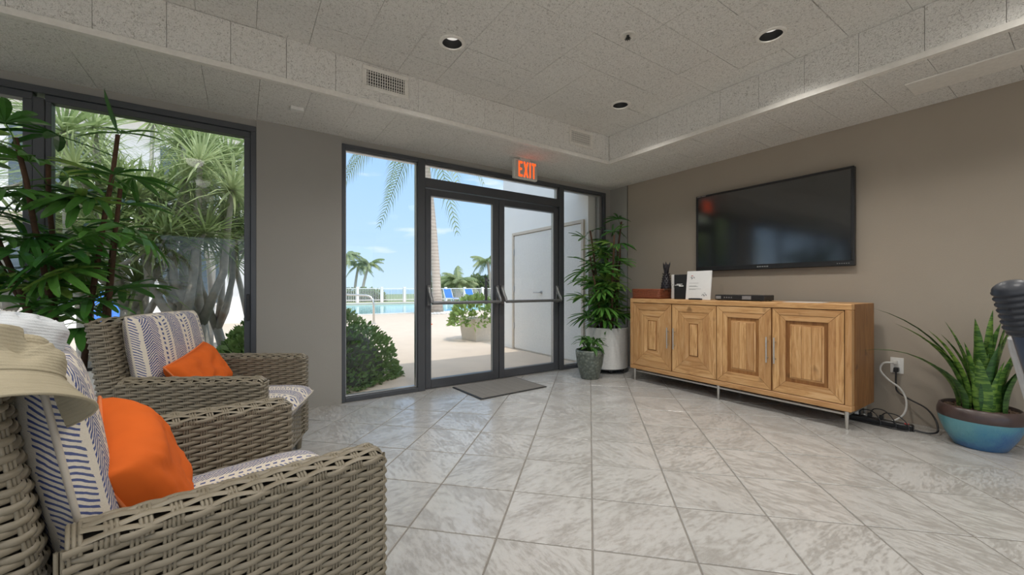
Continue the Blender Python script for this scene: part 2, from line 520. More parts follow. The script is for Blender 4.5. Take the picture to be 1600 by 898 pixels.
# pots
M['pot_white'] = plain('white glazed pot', (.74, .73, .70), .35)
M['pot_grey'] = None
def pot_grey():
    k = NT('grey green embossed ceramic'); v = k.co('Object')
    vo = k.n('ShaderNodeTexVoronoi'); vo.inputs['Scale'].default_value = 34
    k.l(v, vo.inputs['Vector'])
    col = k.mix(k.ramp(vo.outputs['Distance'], [(.1, 0.0), (.6, 1.0)]), (.20, .225, .195), (.105, .125, .105))
    return k.bsdf(col, .36, 0, k.bump(vo.outputs['Distance'], .6, .01), .5)
M['pot_grey'] = pot_grey()
def pot_blue():
    k = NT('teal to cobalt crackle glaze'); t = k.n('ShaderNodeTexCoord'); sp = k.n('ShaderNodeSeparateXYZ')
    k.l(t.outputs['Object'], sp.inputs[0]); v = k.co('Object')
    n = k.noise(v, 7, 3); w = k.noise(k.co('Object', scale=(1, 1, .35)), 110, 3)
    f = k.math('ADD', k.math('MULTIPLY', sp.outputs[2], -3.4), k.math('ADD', n, .12))
    f = k.math('ADD', f, k.math('MULTIPLY', sp.outputs[1], -1.6))
    col = k.ramp(f, [(.0, (.10, .29, .34)), (.28, (.04, .20, .33)), (.55, (.010, .085, .28))])
    col = k.mix(k.math('MULTIPLY', w, .38), col, (.16, .38, .44))
    return k.bsdf(col, .3, 0, k.bump(w, .3, .004), .5, coat=.3)
M['pot_blue'] = pot_blue()
M['pot_brown'] = plain('brown glazed rim', (.075, .050, .046), .3, nscale=12, namt=.3)
M['basket'] = plain('red brown woven basket', (.24, .065, .025), .55, nscale=70, namt=.3, bump=.5)
M['pinecone'] = plain('dark silvery scales', (.045, .042, .05), .4, nscale=60, namt=.3)
M['paper'] = plain('white card', (.74, .74, .73), .5, namt=.02)
M['ink'] = plain('grey print', (.22, .22, .23), .7)
M['ink_red'] = plain('red print', (.50, .10, .09), .7)
M['mat_grey'] = plain('grey ribbed doormat', (.215, .205, .19), .95, nscale=120, namt=.15, bump=.6)
M['deck'] = plain('warm beige pool deck', (.62, .505, .40), .9, nscale=3, namt=.06, bump=.1)
M['bed_soil'] = plain('leaf litter bed', (.30, .25, .19), .95, nscale=14, namt=.4, bump=.6)
M['pebble'] = plain('white pebbles', (.68, .66, .62), .8, nscale=5, namt=.1)
def water_mat():
    k = NT('turquoise pool water'); v = k.co('Object')
    n = k.noise(v, 1.6, 3, .5, .5); g = k.noise(v, .25, 2)
    col = k.mix(g, (.10, .44, .47), (.22, .56, .57))
    return k.bsdf(col, .10, 0, k.bump(n, .12, .05), .4)
M['water'] = water_mat()
M['sea'] = plain('far sea', (.16, .30, .38), .3)
M['lawn'] = plain('lawn', (.16, .22, .08), .9)
M['planter'] = plain('cream cast planter', (.66, .59, .50), .85, nscale=20, namt=.08, bump=.2)
M['blue_sling'] = plain('blue sling fabric', (.035, .17, .55), .7)
M['cone'] = plain('orange traffic cone', (.80, .13, .03), .5)
M['win_dark'] = plain('dark far window glass', (.09, .12, .14), .12, spec=.6)
M['lens'] = plain('frosted lamp lens', (.62, .62, .60), .4, emit=(1.0, .96, .88), estr=.35)
M['baffle'] = plain('black lamp baffle', (.012, .012, .012), .5)
M['exit_white'] = plain('off white sign housing', (.66, .65, .60), .5)
M['exit_face'] = plain('grey sign face', (.50, .49, .44), .5)
M['exit_red'] = plain('glowing orange red letters', (.9, .10, .02), .5, emit=(1.0, .085, .012), estr=.95)
M['grip'] = plain('dark foam grip', (.020, .024, .034), .42)
M['chrome_tube'] = plain('silver painted tube', (.50, .51, .53), .3, .5)
M['blue_tube'] = plain('gunmetal blue tube', (.055, .075, .12), .3, .5)
M['orange_led'] = plain('red switch', (.6, .03, .02), .4)
M['white_cord'] = plain('white cord', (.66, .65, .62), .5)

# ------------------------------------------------------------------ room dimensions
YA, XB, XW, YS = 4.0, 4.4, -6.2, -4.6         # glazed wall, TV wall, far west wall, wall behind the camera
ZS, ZC = 2.48, 2.79                            # soffit and tray ceiling
FY, FX = 3.15, 3.45                            # tray fascia
PT = .315                                      # ceiling tile pitch
# ------------------------------------------------------------------ floor of separate tiles
TS = .4038
h_ = TS / math.sqrt(2)
g0 = (1.474, 1.458)
floor = MB().box(XW, XB, YS, YA, -.06, -.0025).build('floor', M['grout'])
tag(floor, 'pale grey stone look tile floor laid on the diagonal', 'floor', kind='structure')
gp = .0040
hh = (TS/2 - gp) * math.sqrt(2)
tp = [(hh, 0), (0, hh), (-hh, 0), (0, -hh)]
full = MB().prism(tp, -.012, 0, .0018).mesh('tile', M['tile'])
rest = MB()
def in_view(x, y):
    F = x*math.sin(R(34)) + y*math.cos(R(34)); Rr = x*math.cos(R(34)) - y*math.sin(R(34))
    return F > .9 and abs(Rr/F) < 1.5
for i in range(-26, 27):
    for j in range(-26, 27):
        cx = g0[0] + (i + .5 + j + .5)*h_; cy = g0[1] + (i + .5 - j - .5)*h_
        if not (XW-.3 < cx < XB+.3 and YS-.3 < cy < YA+.3): continue
        poly = [(cx+p[0], cy+p[1]) for p in tp]
        c = poly
        for a in ((1, 0, XB-.001), (-1, 0, -XW-.001), (0, 1, YA-.001), (0, -1, -YS-.001)): c = clip(c, *a)
        if len(c) < 3 or area(c) < .0015: continue
        near = in_view(cx, cy)
        if near and len(c) == 4 and abs(area(c)-area(poly)) < 1e-6:
            inst('tile', full, floor, loc=(cx, cy, random.uniform(-.0004, .0004)))
        elif near:
            MB().prism([(p[0]-cx, p[1]-cy) for p in c], -.012, 0, .0012).build('tile', M['tile'], floor, loc=(cx, cy, 0))
        else: rest.prism(c, -.012, 0)
rt = rest.build('tile_field', M['tile'], floor); rt['kind'] = 'stuff'

# ------------------------------------------------------------------ ceiling: tray, fascia and soffit of one foot tiles
LIGHTS = [(1.222, 2.562), (2.980, 1.270), (2.946, 2.546)]
SPR = (2.175, 1.815)
ceil = MB().box(XW, XB, YS, YA, ZC+.10, ZC+.20).build('ceiling', M['bead'])
tag(ceil, 'tray ceiling of rough fissured white tiles with lower soffit border', 'ceiling', kind='structure')
gap = .0012
ct = MB().prism([(gap-PT/2, gap-PT/2), (PT/2-gap, gap-PT/2), (PT/2-gap, PT/2-gap), (gap-PT/2, PT/2-gap)], 0, .012, 0).mesh('ceiling_tile', M['ceil'])
def hole_tile(x0, x1, y0, y1, z, cx, cy, holes):
    m = MB(); n = 26
    for a in range(n):
        for b in range(n):
            xa, xb = x0+(x1-x0)*a/n, x0+(x1-x0)*(a+1)/n; ya, yb = y0+(y1-y0)*b/n, y0+(y1-y0)*(b+1)/n
            if any(math.hypot((xa+xb)/2-q[0], (ya+yb)/2-q[1]) < .080 for q in holes): continue
            m.add([(xa-cx, ya-cy, 0), (xa-cx, yb-cy, 0), (xb-cx, yb-cy, 0), (xb-cx, ya-cy, 0)], [(0, 1, 2, 3)])
    return m
seam_y = 2.555                                   # measured joint line, matches the lamp row
restc = MB()
def lay(xa, xb, ya, yb, z, ox_, oy_, viewed):
    i0 = math.floor((xa-ox_)/PT); i1 = math.ceil((xb-ox_)/PT)
    j0 = math.floor((ya-oy_)/PT); j1 = math.ceil((yb-oy_)/PT)
    for i in range(i0, i1):
        for j in range(j0, j1):
            x0, x1 = max(xa, ox_+i*PT), min(xb, ox_+(i+1)*PT); y0, y1 = max(ya, oy_+j*PT), min(yb, oy_+(j+1)*PT)
            if x1-x0 < .01 or y1-y0 < .01: continue
            cx, cy = (x0+x1)/2, (y0+y1)/2
            if not viewed(cx, cy):
                restc.box(x0, x1, y0, y1, z, z+.012); continue
            hs = [q for q in LIGHTS if x0-.09 < q[0] < x1+.09 and y0-.09 < q[1] < y1+.09] if z > 2.6 else []
            dz = random.uniform(-.0012, .0012)
            if hs: hole_tile(x0+gap, x1-gap, y0+gap, y1-gap, z, cx, cy, hs).build('ceiling_tile', M['ceil'], ceil, loc=(cx, cy, z+dz))
            elif abs(x1-x0-PT) < 1e-6 and abs(y1-y0-PT) < 1e-6: inst('ceiling_tile', ct, ceil, loc=(cx, cy, z+dz))
            else: MB().box(x0+gap-cx, x1-gap-cx, y0+gap-cy, y1-gap-cy, 0, .012).build('ceiling_tile', M['ceil'], ceil, loc=(cx, cy, z+dz))
def cview(x, y):
    F = x*math.sin(R(34)) + y*math.cos(R(34)); Rr = x*math.cos(R(34)) - y*math.sin(R(34))
    return F > 1.3 and abs(Rr/F) < 1.45
lay(XW, FX, YS, FY, ZC, .077, seam_y, cview)
lay(XW, FX, FY, YA, ZS, .10, FY, cview)
lay(FX, XB, YS, YA, ZS, FX, .297, cview)
# fascia tiles (upright)
def fascia_row(along, a0, a1, ref):
    i = math.floor((a0-ref)/PT)
    while ref+i*PT < a1:
        p, q = max(a0, ref+i*PT)+gap, min(a1, ref+(i+1)*PT)-gap; i += 1
        if q-p < .01: continue
        c = (p+q)/2; d = random.uniform(0, .001); hz = (ZC-ZS)/2
        if along == 'x':
            MB().box(p-c, q-c, 0, .012, -hz, hz).build('fascia_tile', M['ceil'], ceil, loc=(c, FY+d, ZS+hz))
        else:
            MB().box(0, .012, p-c, q-c, -hz, hz).build('fascia_tile', M['ceil'], ceil, loc=(FX+d, c, ZS+hz))
fascia_row('x', -2.2, FX, -.062)
restc.box(XW, -2.2, FY, FY+.012, ZS, ZC)
fascia_row('y', -.8, FY, .300)
restc.box(FX, FX+.012, YS, -.8, ZS, ZC)
rc = restc.build('ceiling_tile_field', M['ceil'], ceil); rc['kind'] = 'stuff'
# corner bead along the soffit edge
b = MB(); b.box(XW, FX+.0, FY-.006, FY+.03, ZS-.006, ZS+.030); b.build('edge_trim', M['bead'], ceil)
b = MB(); b.box(FX-.006, FX+.035, YS, FY-.006, ZS-.006, ZS+.032); b.build('edge_trim', M['bead'], ceil)
# flush cover on the soffit above the TV wall
m = MB(); m.cbox(3.79, 4.05, -.55, .775, ZS-.012, ZS, .003)
cv = m.build('ceiling_cover', M['bead']); tag(cv, 'smooth rectangular cover plate on the soffit over the taupe wall', 'cover plate')
m = MB(); m.cbox(.31, .40, 3.50, 3.56, ZS-.028, ZS, .004); md = m.build('motion_sensor', M['white_paint'])
tag(md, 'small white box sensor on the soffit beside the grey pillar', 'sensor')

# ------------------------------------------------------------------ walls
def slab(name, x0, x1, y0, y1, z0, z1, mat, label, cat='wall'):
    o = MB().box(x0, x1, y0, y1, z0, z1).build(name, mat)
    return tag(o, label, cat, kind='structure')
slab('wall_east', XB, XB+.2, YS-.2, 3.672, -.06, ZC+.2, M['taupe'], 'taupe painted wall behind the television')
slab('wall_east_return', XB, XB+.2, 3.688, YA+.2, -.06, ZC+.2, M['greige'], 'short pale wall strip between dark joint and glazing')
slab('trim_1', XB+.015, XB+.2, 3.672, 3.688, -.06, ZC+.2, M['black'], 'thin dark upright joint in the wall behind the palm', 'joint')
slab('wall_west', XW-.2, XW, 3.2, YA+.2, -.06, ZC+.2, M['greige'], 'pale wall piece at the far end of the lounge beside the garden window')
slab('wall_west_corner', XW-.2, XW, YS-.2, -3.6, -.06, ZC+.2, M['greige'], 'pale wall piece at the far corner of the lounge')
slab('wall_west_head', XW-.2, XW, -3.6, 3.2, 2.40, ZC+.2, M['greige'], 'pale wall band over the far end window')
slab('wall_south', 3.4, XB, YS-.2, YS, -.06, ZC+.2, M['greige'], 'pale wall piece opposite the glazed doors')
slab('wall_south_corner', XW, -5.4, YS-.2, YS, -.06, ZC+.2, M['greige'], 'pale wall piece at the back corner of the lounge')
slab('wall_south_head', -5.4, 3.4, YS-.2, YS, 2.40, ZC+.2, M['greige'], 'pale wall band over the added back windows')
slab('wall_north', .098, .768, YA-.03, YA+.17, -.06, ZS, M['greige'], 'plain greige pillar between the garden window and glass doors', 'pillar')
slab('wall_north_end', XW, -5.4, YA-.03, YA+.17, -.06, ZS, M['greige'], 'pale wall piece past the end of the garden window')
slab('trim_2', -5.4, .098, YA-.012, YA+.15, 2.418, ZS, M['greige'], 'painted head strip above the garden window', 'trim')
slab('trim_3', .768, XB, YA-.012, YA+.15, 2.418, ZS, M['greige'], 'painted head strip above the glass doors', 'trim')
slab('trim_4', 4.285, XB, YA-.01, YA+.12, -.06, 2.418, M['greige'], 'narrow painted strip in the corner beside the glazing', 'trim')
slab('wall_north_roof_edge', XW-.2, XB+.2, YA+.17, YA+.30, ZS+.02, 2.98, M['white_ext'], 'white roof edge above the glazing outside')
MB().box(XW-.2, XB+.2, YS-1.6, YA+.30, ZC+.2, 3.02).build('roof', M['white_ext'])  # deep back overhang is added, keeps direct sun off the back windows
tag(bpy.data.objects['roof'], 'flat roof over the lounge, its back overhang added to block the sun', 'roof', kind='structure')

# ------------------------------------------------------------------ glazing
def bar(m, x0, x1, z0, z1, y0=YA-.035, y1=YA+.075): m.cbox(x0, x1, y0, y1, z0, z1, .003)
def frame_piece(parent, x0, x1, z0, z1, name='frame_bar', mat='bronze', y0=YA-.035, y1=YA+.075):
    m = MB(); bar(m, x0, x1, z0, z1, y0, y1); return m.build(name, M[mat], parent)
def pane(parent, x0, x1, z0, z1, y=YA+.02):
    return MB().box(x0, x1, y, y+.006, z0, z1).build('pane', M['glass'], parent)
# garden window
w1 = empty('window_1', (0, 0, 0), 0, 'wide dark framed garden window behind the wicker armchairs', 'window', kind='structure')
frame_piece(w1, -5.4, .098, 2.372, 2.418)
frame_piece(w1, -5.4, .098, 0.0, .06)
frame_piece(w1, .058, .098, .06, 2.372)
frame_piece(w1, -5.4, -5.36, .06, 2.372)
for xm in (-1.155, -3.25):
    frame_piece(w1, xm, xm+.055, .06, 2.345, 'mullion', y0=YA-.02)
for a, c in ((-5.36, -3.25), (-3.195, -1.155), (-1.10, .058)):
    frame_piece(w1, a, c, 2.325, 2.372, 'sash_rail', y0=YA-.015, y1=YA+.06)
    frame_piece(w1, a, c, .06, .12, 'sash_rail', y0=YA-.015, y1=YA+.06)
    frame_piece(w1, c-.045, c, .12, 2.325, 'sash_stile', y0=YA-.015, y1=YA+.06)
    frame_piece(w1, a, a+.03, .12, 2.325, 'sash_stile', y0=YA-.015, y1=YA+.06)
    pane(w1, a+.03, c-.045, .12, 2.325)
m = MB(); m.cbox(.030, .050, YA-.035, YA-.015, .80, 1.02, .003); m.build('latch', M['black'], w1)
# unseen back windows added for more daylight; far end windows follow
w5 = empty('fill_window', (0, 0, 0), 0, 'unseen row of dark framed windows added in the back wall for daylight', 'window', kind='structure')
for k in range(6):
    x = -5.4+k*8.8/5; frame_piece(w5, x-.03, x+.03, .05, 2.40, 'mullion', y0=YS-.12, y1=YS-.02)
    if k < 5: MB().box(x+.03, x+8.8/5-.03, YS-.08, YS-.074, .05, 2.35).build('pane', M['glass'], w5)
frame_piece(w5, -5.37, 3.37, 0, .05, y0=YS-.12, y1=YS-.02); frame_piece(w5, -5.37, 3.37, 2.35, 2.40, y0=YS-.12, y1=YS-.02)
w6 = empty('window_6', (0, 0, 0), 0, 'row of dark framed windows in the far end wall of the lounge', 'window', kind='structure')
for k in range(5):
    y = -3.6+k*1.7; MB().cbox(XW-.12, XW-.02, y-.03, y+.03, .05, 2.40, .003).build('mullion', M['bronze'], w6)
    if k < 4: MB().box(XW-.08, XW-.074, y+.03, y+1.67, .05, 2.35).build('pane', M['glass'], w6)
MB().cbox(XW-.12, XW-.02, -3.57, 3.17, 0, .05, .003).build('frame_bar', M['bronze'], w6)
MB().cbox(XW-.12, XW-.02, -3.57, 3.17, 2.35, 2.40, .003).build('frame_bar', M['bronze'], w6)
# tall pane beside the doors
w2 = empty('window_2', (0, 0, 0), 0, 'tall fixed glass pane between grey pillar and double doors', 'window', kind='structure')
frame_piece(w2, .768, .800, 0, 2.418)
frame_piece(w2, .800, 1.505, 2.375, 2.418)
frame_piece(w2, .800, 1.505, 0, .045)
frame_piece(w2, 1.505, 1.585, 0, 2.418, 'mullion')
for q in (.800, 1.493): frame_piece(w2, q, q+.012, .058, 2.36, 'glazing_bead', 'alu', YA-.005, YA+.045)
frame_piece(w2, .800, 1.505, 2.36, 2.375, 'glazing_bead', 'alu', YA-.005, YA+.045)
frame_piece(w2, .800, 1.505, .045, .058, 'glazing_bead', 'alu', YA-.005, YA+.045)
pane(w2, .800, 1.505, .05, 2.375)
# transom
w3 = empty('window_3', (0, 0, 0), 0, 'low transom pane above the double glass doors', 'window', kind='structure')
frame_piece(w3, 1.585, 3.420, 2.375, 2.418)
frame_piece(w3, 1.585, 3.420, 2.125, 2.225, 'transom_bar')
frame_piece(w3, 1.585, 3.420, 2.36, 2.375, 'glazing_bead', 'alu', YA-.005, YA+.045)
frame_piece(w3, 3.395, 3.420, 2.225, 2.36, 'glazing_bead', 'alu', YA-.005, YA+.045)
pane(w3, 1.585, 3.420, 2.225, 2.375)
# sidelight
w4 = empty('window_4', (0, 0, 0), 0, 'narrow sidelight pane behind the tall potted palm', 'window', kind='structure')
frame_piece(w4, 3.420, 3.500, 0, 2.418, 'mullion')
frame_piece(w4, 3.500, 4.235, 2.375, 2.418)
frame_piece(w4, 3.500, 4.235, 0, .045)
frame_piece(w4, 4.235, 4.285, 0, 2.418)
frame_piece(w4, 4.175, 4.235, .045, 2.375, 'glazing_bead', 'alu', YA-.005, YA+.05)
frame_piece(w4, 3.500, 4.175, 2.355, 2.375, 'glazing_bead', 'alu', YA-.005, YA+.045)
frame_piece(w4, 3.500, 4.175, .045, .060, 'glazing_bead', 'alu', YA-.005, YA+.045)
frame_piece(w4, 3.500, 3.515, .060, 2.355, 'glazing_bead', 'alu', YA-.005, YA+.045)
pane(w4, 3.500, 4.235, .05, 2.375)
# doors
def leaf(name, x0, x1, label, meet):
    d = empty(name, (0, 0, 0), 0, label, 'door', kind='structure')
    y0, y1 = YA-.02, YA+.045
    frame_piece(d, x0, x0+(.062 if meet == 'r' else .072), .012, 2.115, 'stile', 'bronze', y0, y1)
    frame_piece(d, x1-(.072 if meet == 'r' else .070), x1, .012, 2.115, 'stile', 'bronze', y0, y1)
    ga, gb = x0+(.062 if meet == 'r' else .072), x1-(.072 if meet == 'r' else .070)
    frame_piece(d, ga, gb, 2.045, 2.115, 'rail', 'bronze', y0, y1)
    frame_piece(d, ga, gb, .012, .105, 'rail', 'bronze', y0, y1)
    for q in (ga, gb-.008): frame_piece(d, q, q+.008, .105, 2.045, 'glazing_bead', 'alu', y0+.012, y1-.012)
    pane(d, ga, gb, .105, 2.045, YA+.01)
    # panic bar with two curved arms
    pb = MB().tube([(x0+.035, YA-.115, .915), (x1-.035, YA-.115, .915)], .017, 12).build('push_bar', M['gun'], d, smooth=True, sharp=50)
    for q in (x0+.032, x1-.032):
        m = MB()
        m.tube([(q, YA-.115, .915), (q, YA-.105, .95), (q, YA-.070, .99), (q, YA-.045, 1.03), (q, YA-.03, 1.075)], [.019, .020, .022, .024, .022], 10)
        m.cbox(q-.022, q+.022, YA-.045, YA-.02, .885, 1.10, .004)
        m.build('bar_arm', M['gun'], pb, smooth=True, sharp=40)
    xp = x1-.10 if meet == 'r' else x0+.10
    m = MB(); m.tube([(xp, YA+.105, .88), (xp, YA+.105, 1.20)], .016, 10)
    for z in (.92, 1.16): m.tube([(xp, YA+.045, z), (xp, YA+.105, z)], .010, 8)
    m.build('pull_handle', M['bronze'], d, smooth=True, sharp=40)
    return d
leaf('door_1', 1.592, 2.498, 'glass door leaf next to the tall fixed pane, palm trunk seen through', 'r')
leaf('door_2', 2.506, 3.414, 'glass door leaf next to the potted palm, white wall seen through', 'l')
slab('trim_5', 1.585, 3.42, YA-.03, YA+.08, 0.0, .010, M['alu'], 'metal threshold under the double doors', 'threshold')
# ------------------------------------------------------------------ ceiling fixtures
def downlight(x, y, label):
    t = empty('downlight', (x, y, ZC), 0, label, 'ceiling light', 'recessed ceiling lights')
    m = MB(); m.lathe([(.070, .0), (.068, -.006), (.074, -.010), (.088, -.008), (.094, -.002), (.094, .002)], 40, caps=False)
    m.build('trim_ring', M['bead'], t, smooth=True, sharp=50)
    m = MB(); m.lathe([(.071, .002), (.062, .06), (.050, .078), (.0, .08)], 32, caps=False)
    m.build('baffle', M['baffle'], t, smooth=True)
    m = MB(); m.lathe([(0, .040), (.030, .041), (.050, .048), (.058, .060), (.0, .062)], 32)
    m.build('lens', M['lens'], t, smooth=True, sharp=50)
    sp = bpy.data.lights.new('downlight_lamp', 'SPOT'); sp.energy = DOWNLIGHT_POWER; sp.spot_size = R(138); sp.spot_blend = 1.0
    sp.shadow_soft_size = .10; sp.color = (1, .96, .90)
    so = bpy.data.objects.new('lamp', sp); COL.objects.link(so); so.parent = t; so.location = (0, 0, -.015)
    return t
downlight(*LIGHTS[0], 'round recessed ceiling light above the vent over the glass doors')
downlight(*LIGHTS[1], 'round recessed ceiling light nearest the television wall')
downlight(*LIGHTS[2], 'round recessed ceiling light in the tray corner by the smaller vent')
t = empty('sprinkler_head', (SPR[0], SPR[1], ZC), 0, 'small round sprinkler in the middle of the ceiling between the lights', 'sprinkler')
MB().lathe([(.0, -.004), (.03, -.004), (.045, -.008), (.052, -.003), (.052, .002)], 28).build('cover_ring', M['bead'], t, smooth=True, sharp=50)
m = MB(); m.lathe([(.0, -.026), (.012, -.026), (.014, -.018), (.008, -.012), (.010, -.004), (.0, -.003)], 16)
for k in range(8):
    a = k*PI/4; m.box(.010, .022, -.003, .003, -.027, -.025, Matrix.Rotation(a, 4, 'Z'))
m.build('deflector', M['black'], t)

fill_dl = downlight(1.22, 1.28, 'added round recessed ceiling light outside the picture, filling the room with light')  # unseen downlights added on the lamp grid to brighten the room
for q in fill_dl.children:
    if q.type == 'LIGHT': q.data.energy = 34; q.data.spot_size = R(165)
def copy_fill(o, x, y):
    c = o.copy(); COL.objects.link(c); c.location = (x, y, ZC)
    for q in o.children:
        d = q.copy(); COL.objects.link(d); d.parent = c
for x in (-4.0, -2.26, -.52, 1.22, 2.95):
    for y in (-3.84, -2.56, -1.28, 0.0, 1.28, 2.56):
        if (x, y) in ((-.52, 2.56), (-2.26, 2.56), (1.22, 1.28), (1.22, 2.56), (2.95, 2.56), (2.95, 1.28)): continue
        copy_fill(fill_dl, x, y)

def vent(x0, x1, label, cols, flat):
    z0, z1 = 2.588, 2.768
    t = empty('air_vent', ((x0+x1)/2, FY, (z0+z1)/2), 0, label, 'vent', 'air vents on the ceiling fascia')
    hw, hz = (x1-x0)/2, (z1-z0)/2
    m = MB(); f = .032
    m.cbox(-hw, hw, -.010, 0, -hz, -hz+f, .003); m.cbox(-hw, hw, -.010, 0, hz-f, hz, .003)
    m.cbox(-hw, -hw+f, -.010, 0, -hz+f, hz-f, .003); m.cbox(hw-f, hw, -.010, 0, -hz+f, hz-f, .003)
    m.build('frame', M['bead'], t)
    MB().box(-hw+f, hw-f, -.0015, 0, -hz+f, hz-f).build('backing', M['black'], t)
    n = cols
    me = MB().box(-.0032, .0032, -.008, -.002, -hz+f, hz-f).mesh('slat', M['bead'])
    for i in range(n):
        inst('slat', me, t, loc=(-hw+f+(2*hw-2*f)*(i+.5)/n, 0, 0), rot=(0, 0, flat))
    me = MB().box(-hw+f, hw-f, -.005, -.002, -.0020, .0020).mesh('cross_slat', M['bead'])
    for i in range(5): inst('cross_slat', me, t, loc=(0, 0, -hz+f+(2*hz-2*f)*(i+.5)/5))
vent(.755, 1.113, 'white air vent with dark gaps, larger looking one above the pillar', 16, 0)
vent(2.847, 3.185, 'white air vent near the tray corner above the exit sign', 20, R(40))

# exit sign
t = empty('exit_sign', (2.565, 3.55, ZS), 0, 'lit EXIT sign hanging from the soffit above the double doors', 'sign')
m = MB(); m.cbox(-.155, .155, -.022, .022, -.225, -.02, .004); hb = m.build('housing', M['exit_white'], t)
MB().box(-.06, .06, -.018, .018, -.02, 0).build('mount', M['exit_white'], t)
MB().box(-.145, .145, -.0245, -.022, -.212, -.033).build('face', M['exit_face'], t)
def letter(ch, x, w, parts):
    m = MB()
    for p in parts: m.add([(x+q[0]*w, -.0245, -.205+q[1]*.165) for q in p] + [(x+q[0]*w, -.0275, -.205+q[1]*.165) for q in p],
                          [(4, 5, 6, 7), (0, 3, 2, 1), (0, 1, 5, 4), (1, 2, 6, 5), (2, 3, 7, 6), (3, 0, 4, 7)])
    m.build('letter_'+ch, M['exit_red'], t)
rc_ = lambda a, b_, c, d: [(a, c), (b_, c), (b_, d), (a, d)]
letter('e', -.102, .050, [rc_(0, .30, 0, 1), rc_(.30, 1, 0, .14), rc_(.30, .85, .43, .57), rc_(.30, 1, .86, 1)])
letter('x', -.036, .064, [[(0, 0), (.27, 0), (1, 1), (.73, 1)], [(.73, 0), (1, 0), (.27, 1), (0, 1)]])
letter('i', .044, .016, [rc_(0, 1, 0, 1)])
letter('t', .076, .052, [rc_(.35, .65, 0, .86), rc_(0, 1, .86, 1)])

# ------------------------------------------------------------------ outside
PX0, PX1, PY0, PY1 = 2.4, 17.0, 16.9, 28.6
m = MB()
for a in ((-40, 50, 4.0, PY0), (-40, PX0, PY0, PY1), (PX1, 50, PY0, PY1), (-40, 50, PY1, 31.0)): m.box(*a, -.30, -.012)
m.box(4.8, 50, -30, 4.0, -.30, -.012); m.box(-40, -6.6, -30, 4.0, -.30, -.012); m.box(-6.6, 4.8, -30, -4.9, -.30, -.012)
dk = m.build('ground_deck', M['deck']); tag(dk, 'sunlit beige pool deck outside the glass doors', 'deck', kind='structure')
wt = MB().box(PX0, PX1, PY0, PY1, -.30, -.10).build('pool_water', M['water']); tag(wt, 'turquoise swimming pool water beyond the deck', 'pool', kind='structure')
m = MB()
for a in ((PX0-.3, PX1+.3, PY0-.3, PY0), (PX0-.3, PX1+.3, PY1, PY1+.3), (PX0-.3, PX0, PY0, PY1), (PX1, PX1+.3, PY0, PY1)): m.box(*a, -.03, .02)
cp = m.build('pool_coping', M['pebble']); tag(cp, 'pale coping around the swimming pool', 'coping', kind='structure')
gb = MB().box(-200, 250, 31, 75, -.5, -.06).build('ground_lawn', M['lawn']); tag(gb, 'green strip beyond the white fence', 'lawn', kind='structure')
se = MB().box(-300, 400, 75, 480, -1.5, -1.0).build('sea', M['sea']); tag(se, 'far sea at the horizon', 'sea', kind='structure')
bd = MB().box(-9, .55, 4.35, 9.5, -.02, .03).build('ground_planting_bed', M['bed_soil']); tag(bd, 'planting bed under the spiky garden trees', 'planting bed', kind='structure')

# white side wall with a door
we = MB()
we.box(4.05, 4.3, 4.13, 4.14+.0, -.02, 4.2)
we = MB().box(4.05, 4.30, 4.31, 6.30, -.02, 4.4).build('wall_outside', M['white_ext']); tag(we, 'white rendered wall outside the doors with a pale door in it', 'wall', kind='structure')
w5 = MB().box(4.05, 4.30, 4.08, 4.31, -.02, 2.48).build('wall_outside_return', M['white_ext']); tag(w5, 'short white wall end meeting the glazing outside', 'wall', kind='structure')
d = empty('door_3', (4.05, 5.02, 0), 0, 'plain cream service door in the white outside wall', 'door', kind='structure')
MB().cbox(-.022, 0, -.82, .88, .01, 1.995, .004).build('door_panel', M['white_paint'], d)
m = MB(); m.box(-.035, 0, .89, .935, 0, 2.05); m.box(-.035, 0, -.875, -.83, 0, 2.05); m.box(-.035, 0, -.83, .89, 2.005, 2.05)
m.build('door_frame', M['planter'], d)
m = MB(); m.tube([(-.022, .10, 1.0), (-.07, .10, 1.0), (-.075, .12, 1.0), (-.075, .24, 1.0)], .011, 8); m.lathe([(.026, 0), (.026, .012), (.0, .013)], 16, Matrix.Translation((-.022, .10, 1.0)) @ Matrix.Rotation(-PI/2, 4, 'Y'))
m.build('door_handle', M['alu'], d, smooth=True, sharp=50)
for z in (.35, 1.0, 1.65):
    MB().cbox(-.036, -.02, .872, .892, z, z+.11, .002).build('hinge', M['alu'], d)

# white building behind the garden
t = empty('apartment_building', (-7.0, 15.0, 0), 0, 'white apartment building behind the garden trees', 'building')
MB().box(-16, 7.6, 0, 6, -.1, 9.5).build('wall', M['white_ext'], t)
for fl_ in range(3):
    MB().box(-16, 7.7, -.9, 0, 2.85+fl_*2.9, 3.05+fl_*2.9).build('balcony_slab', M['white_ext'], t)
    for i in range(8):
        x = -14.6+i*2.8
        w_ = MB().cbox(x, x+1.5, -.06, 0, .55+fl_*2.9, 2.25+fl_*2.9, .01).build('window', M['white_paint'], t)
        for s_ in (0, 1):
            MB().box(x+.08+s_*.70, x+.72+s_*.70, -.075, -.055, .63+fl_*2.9, 2.17+fl_*2.9).build('window_pane', M['win_dark'], w_)

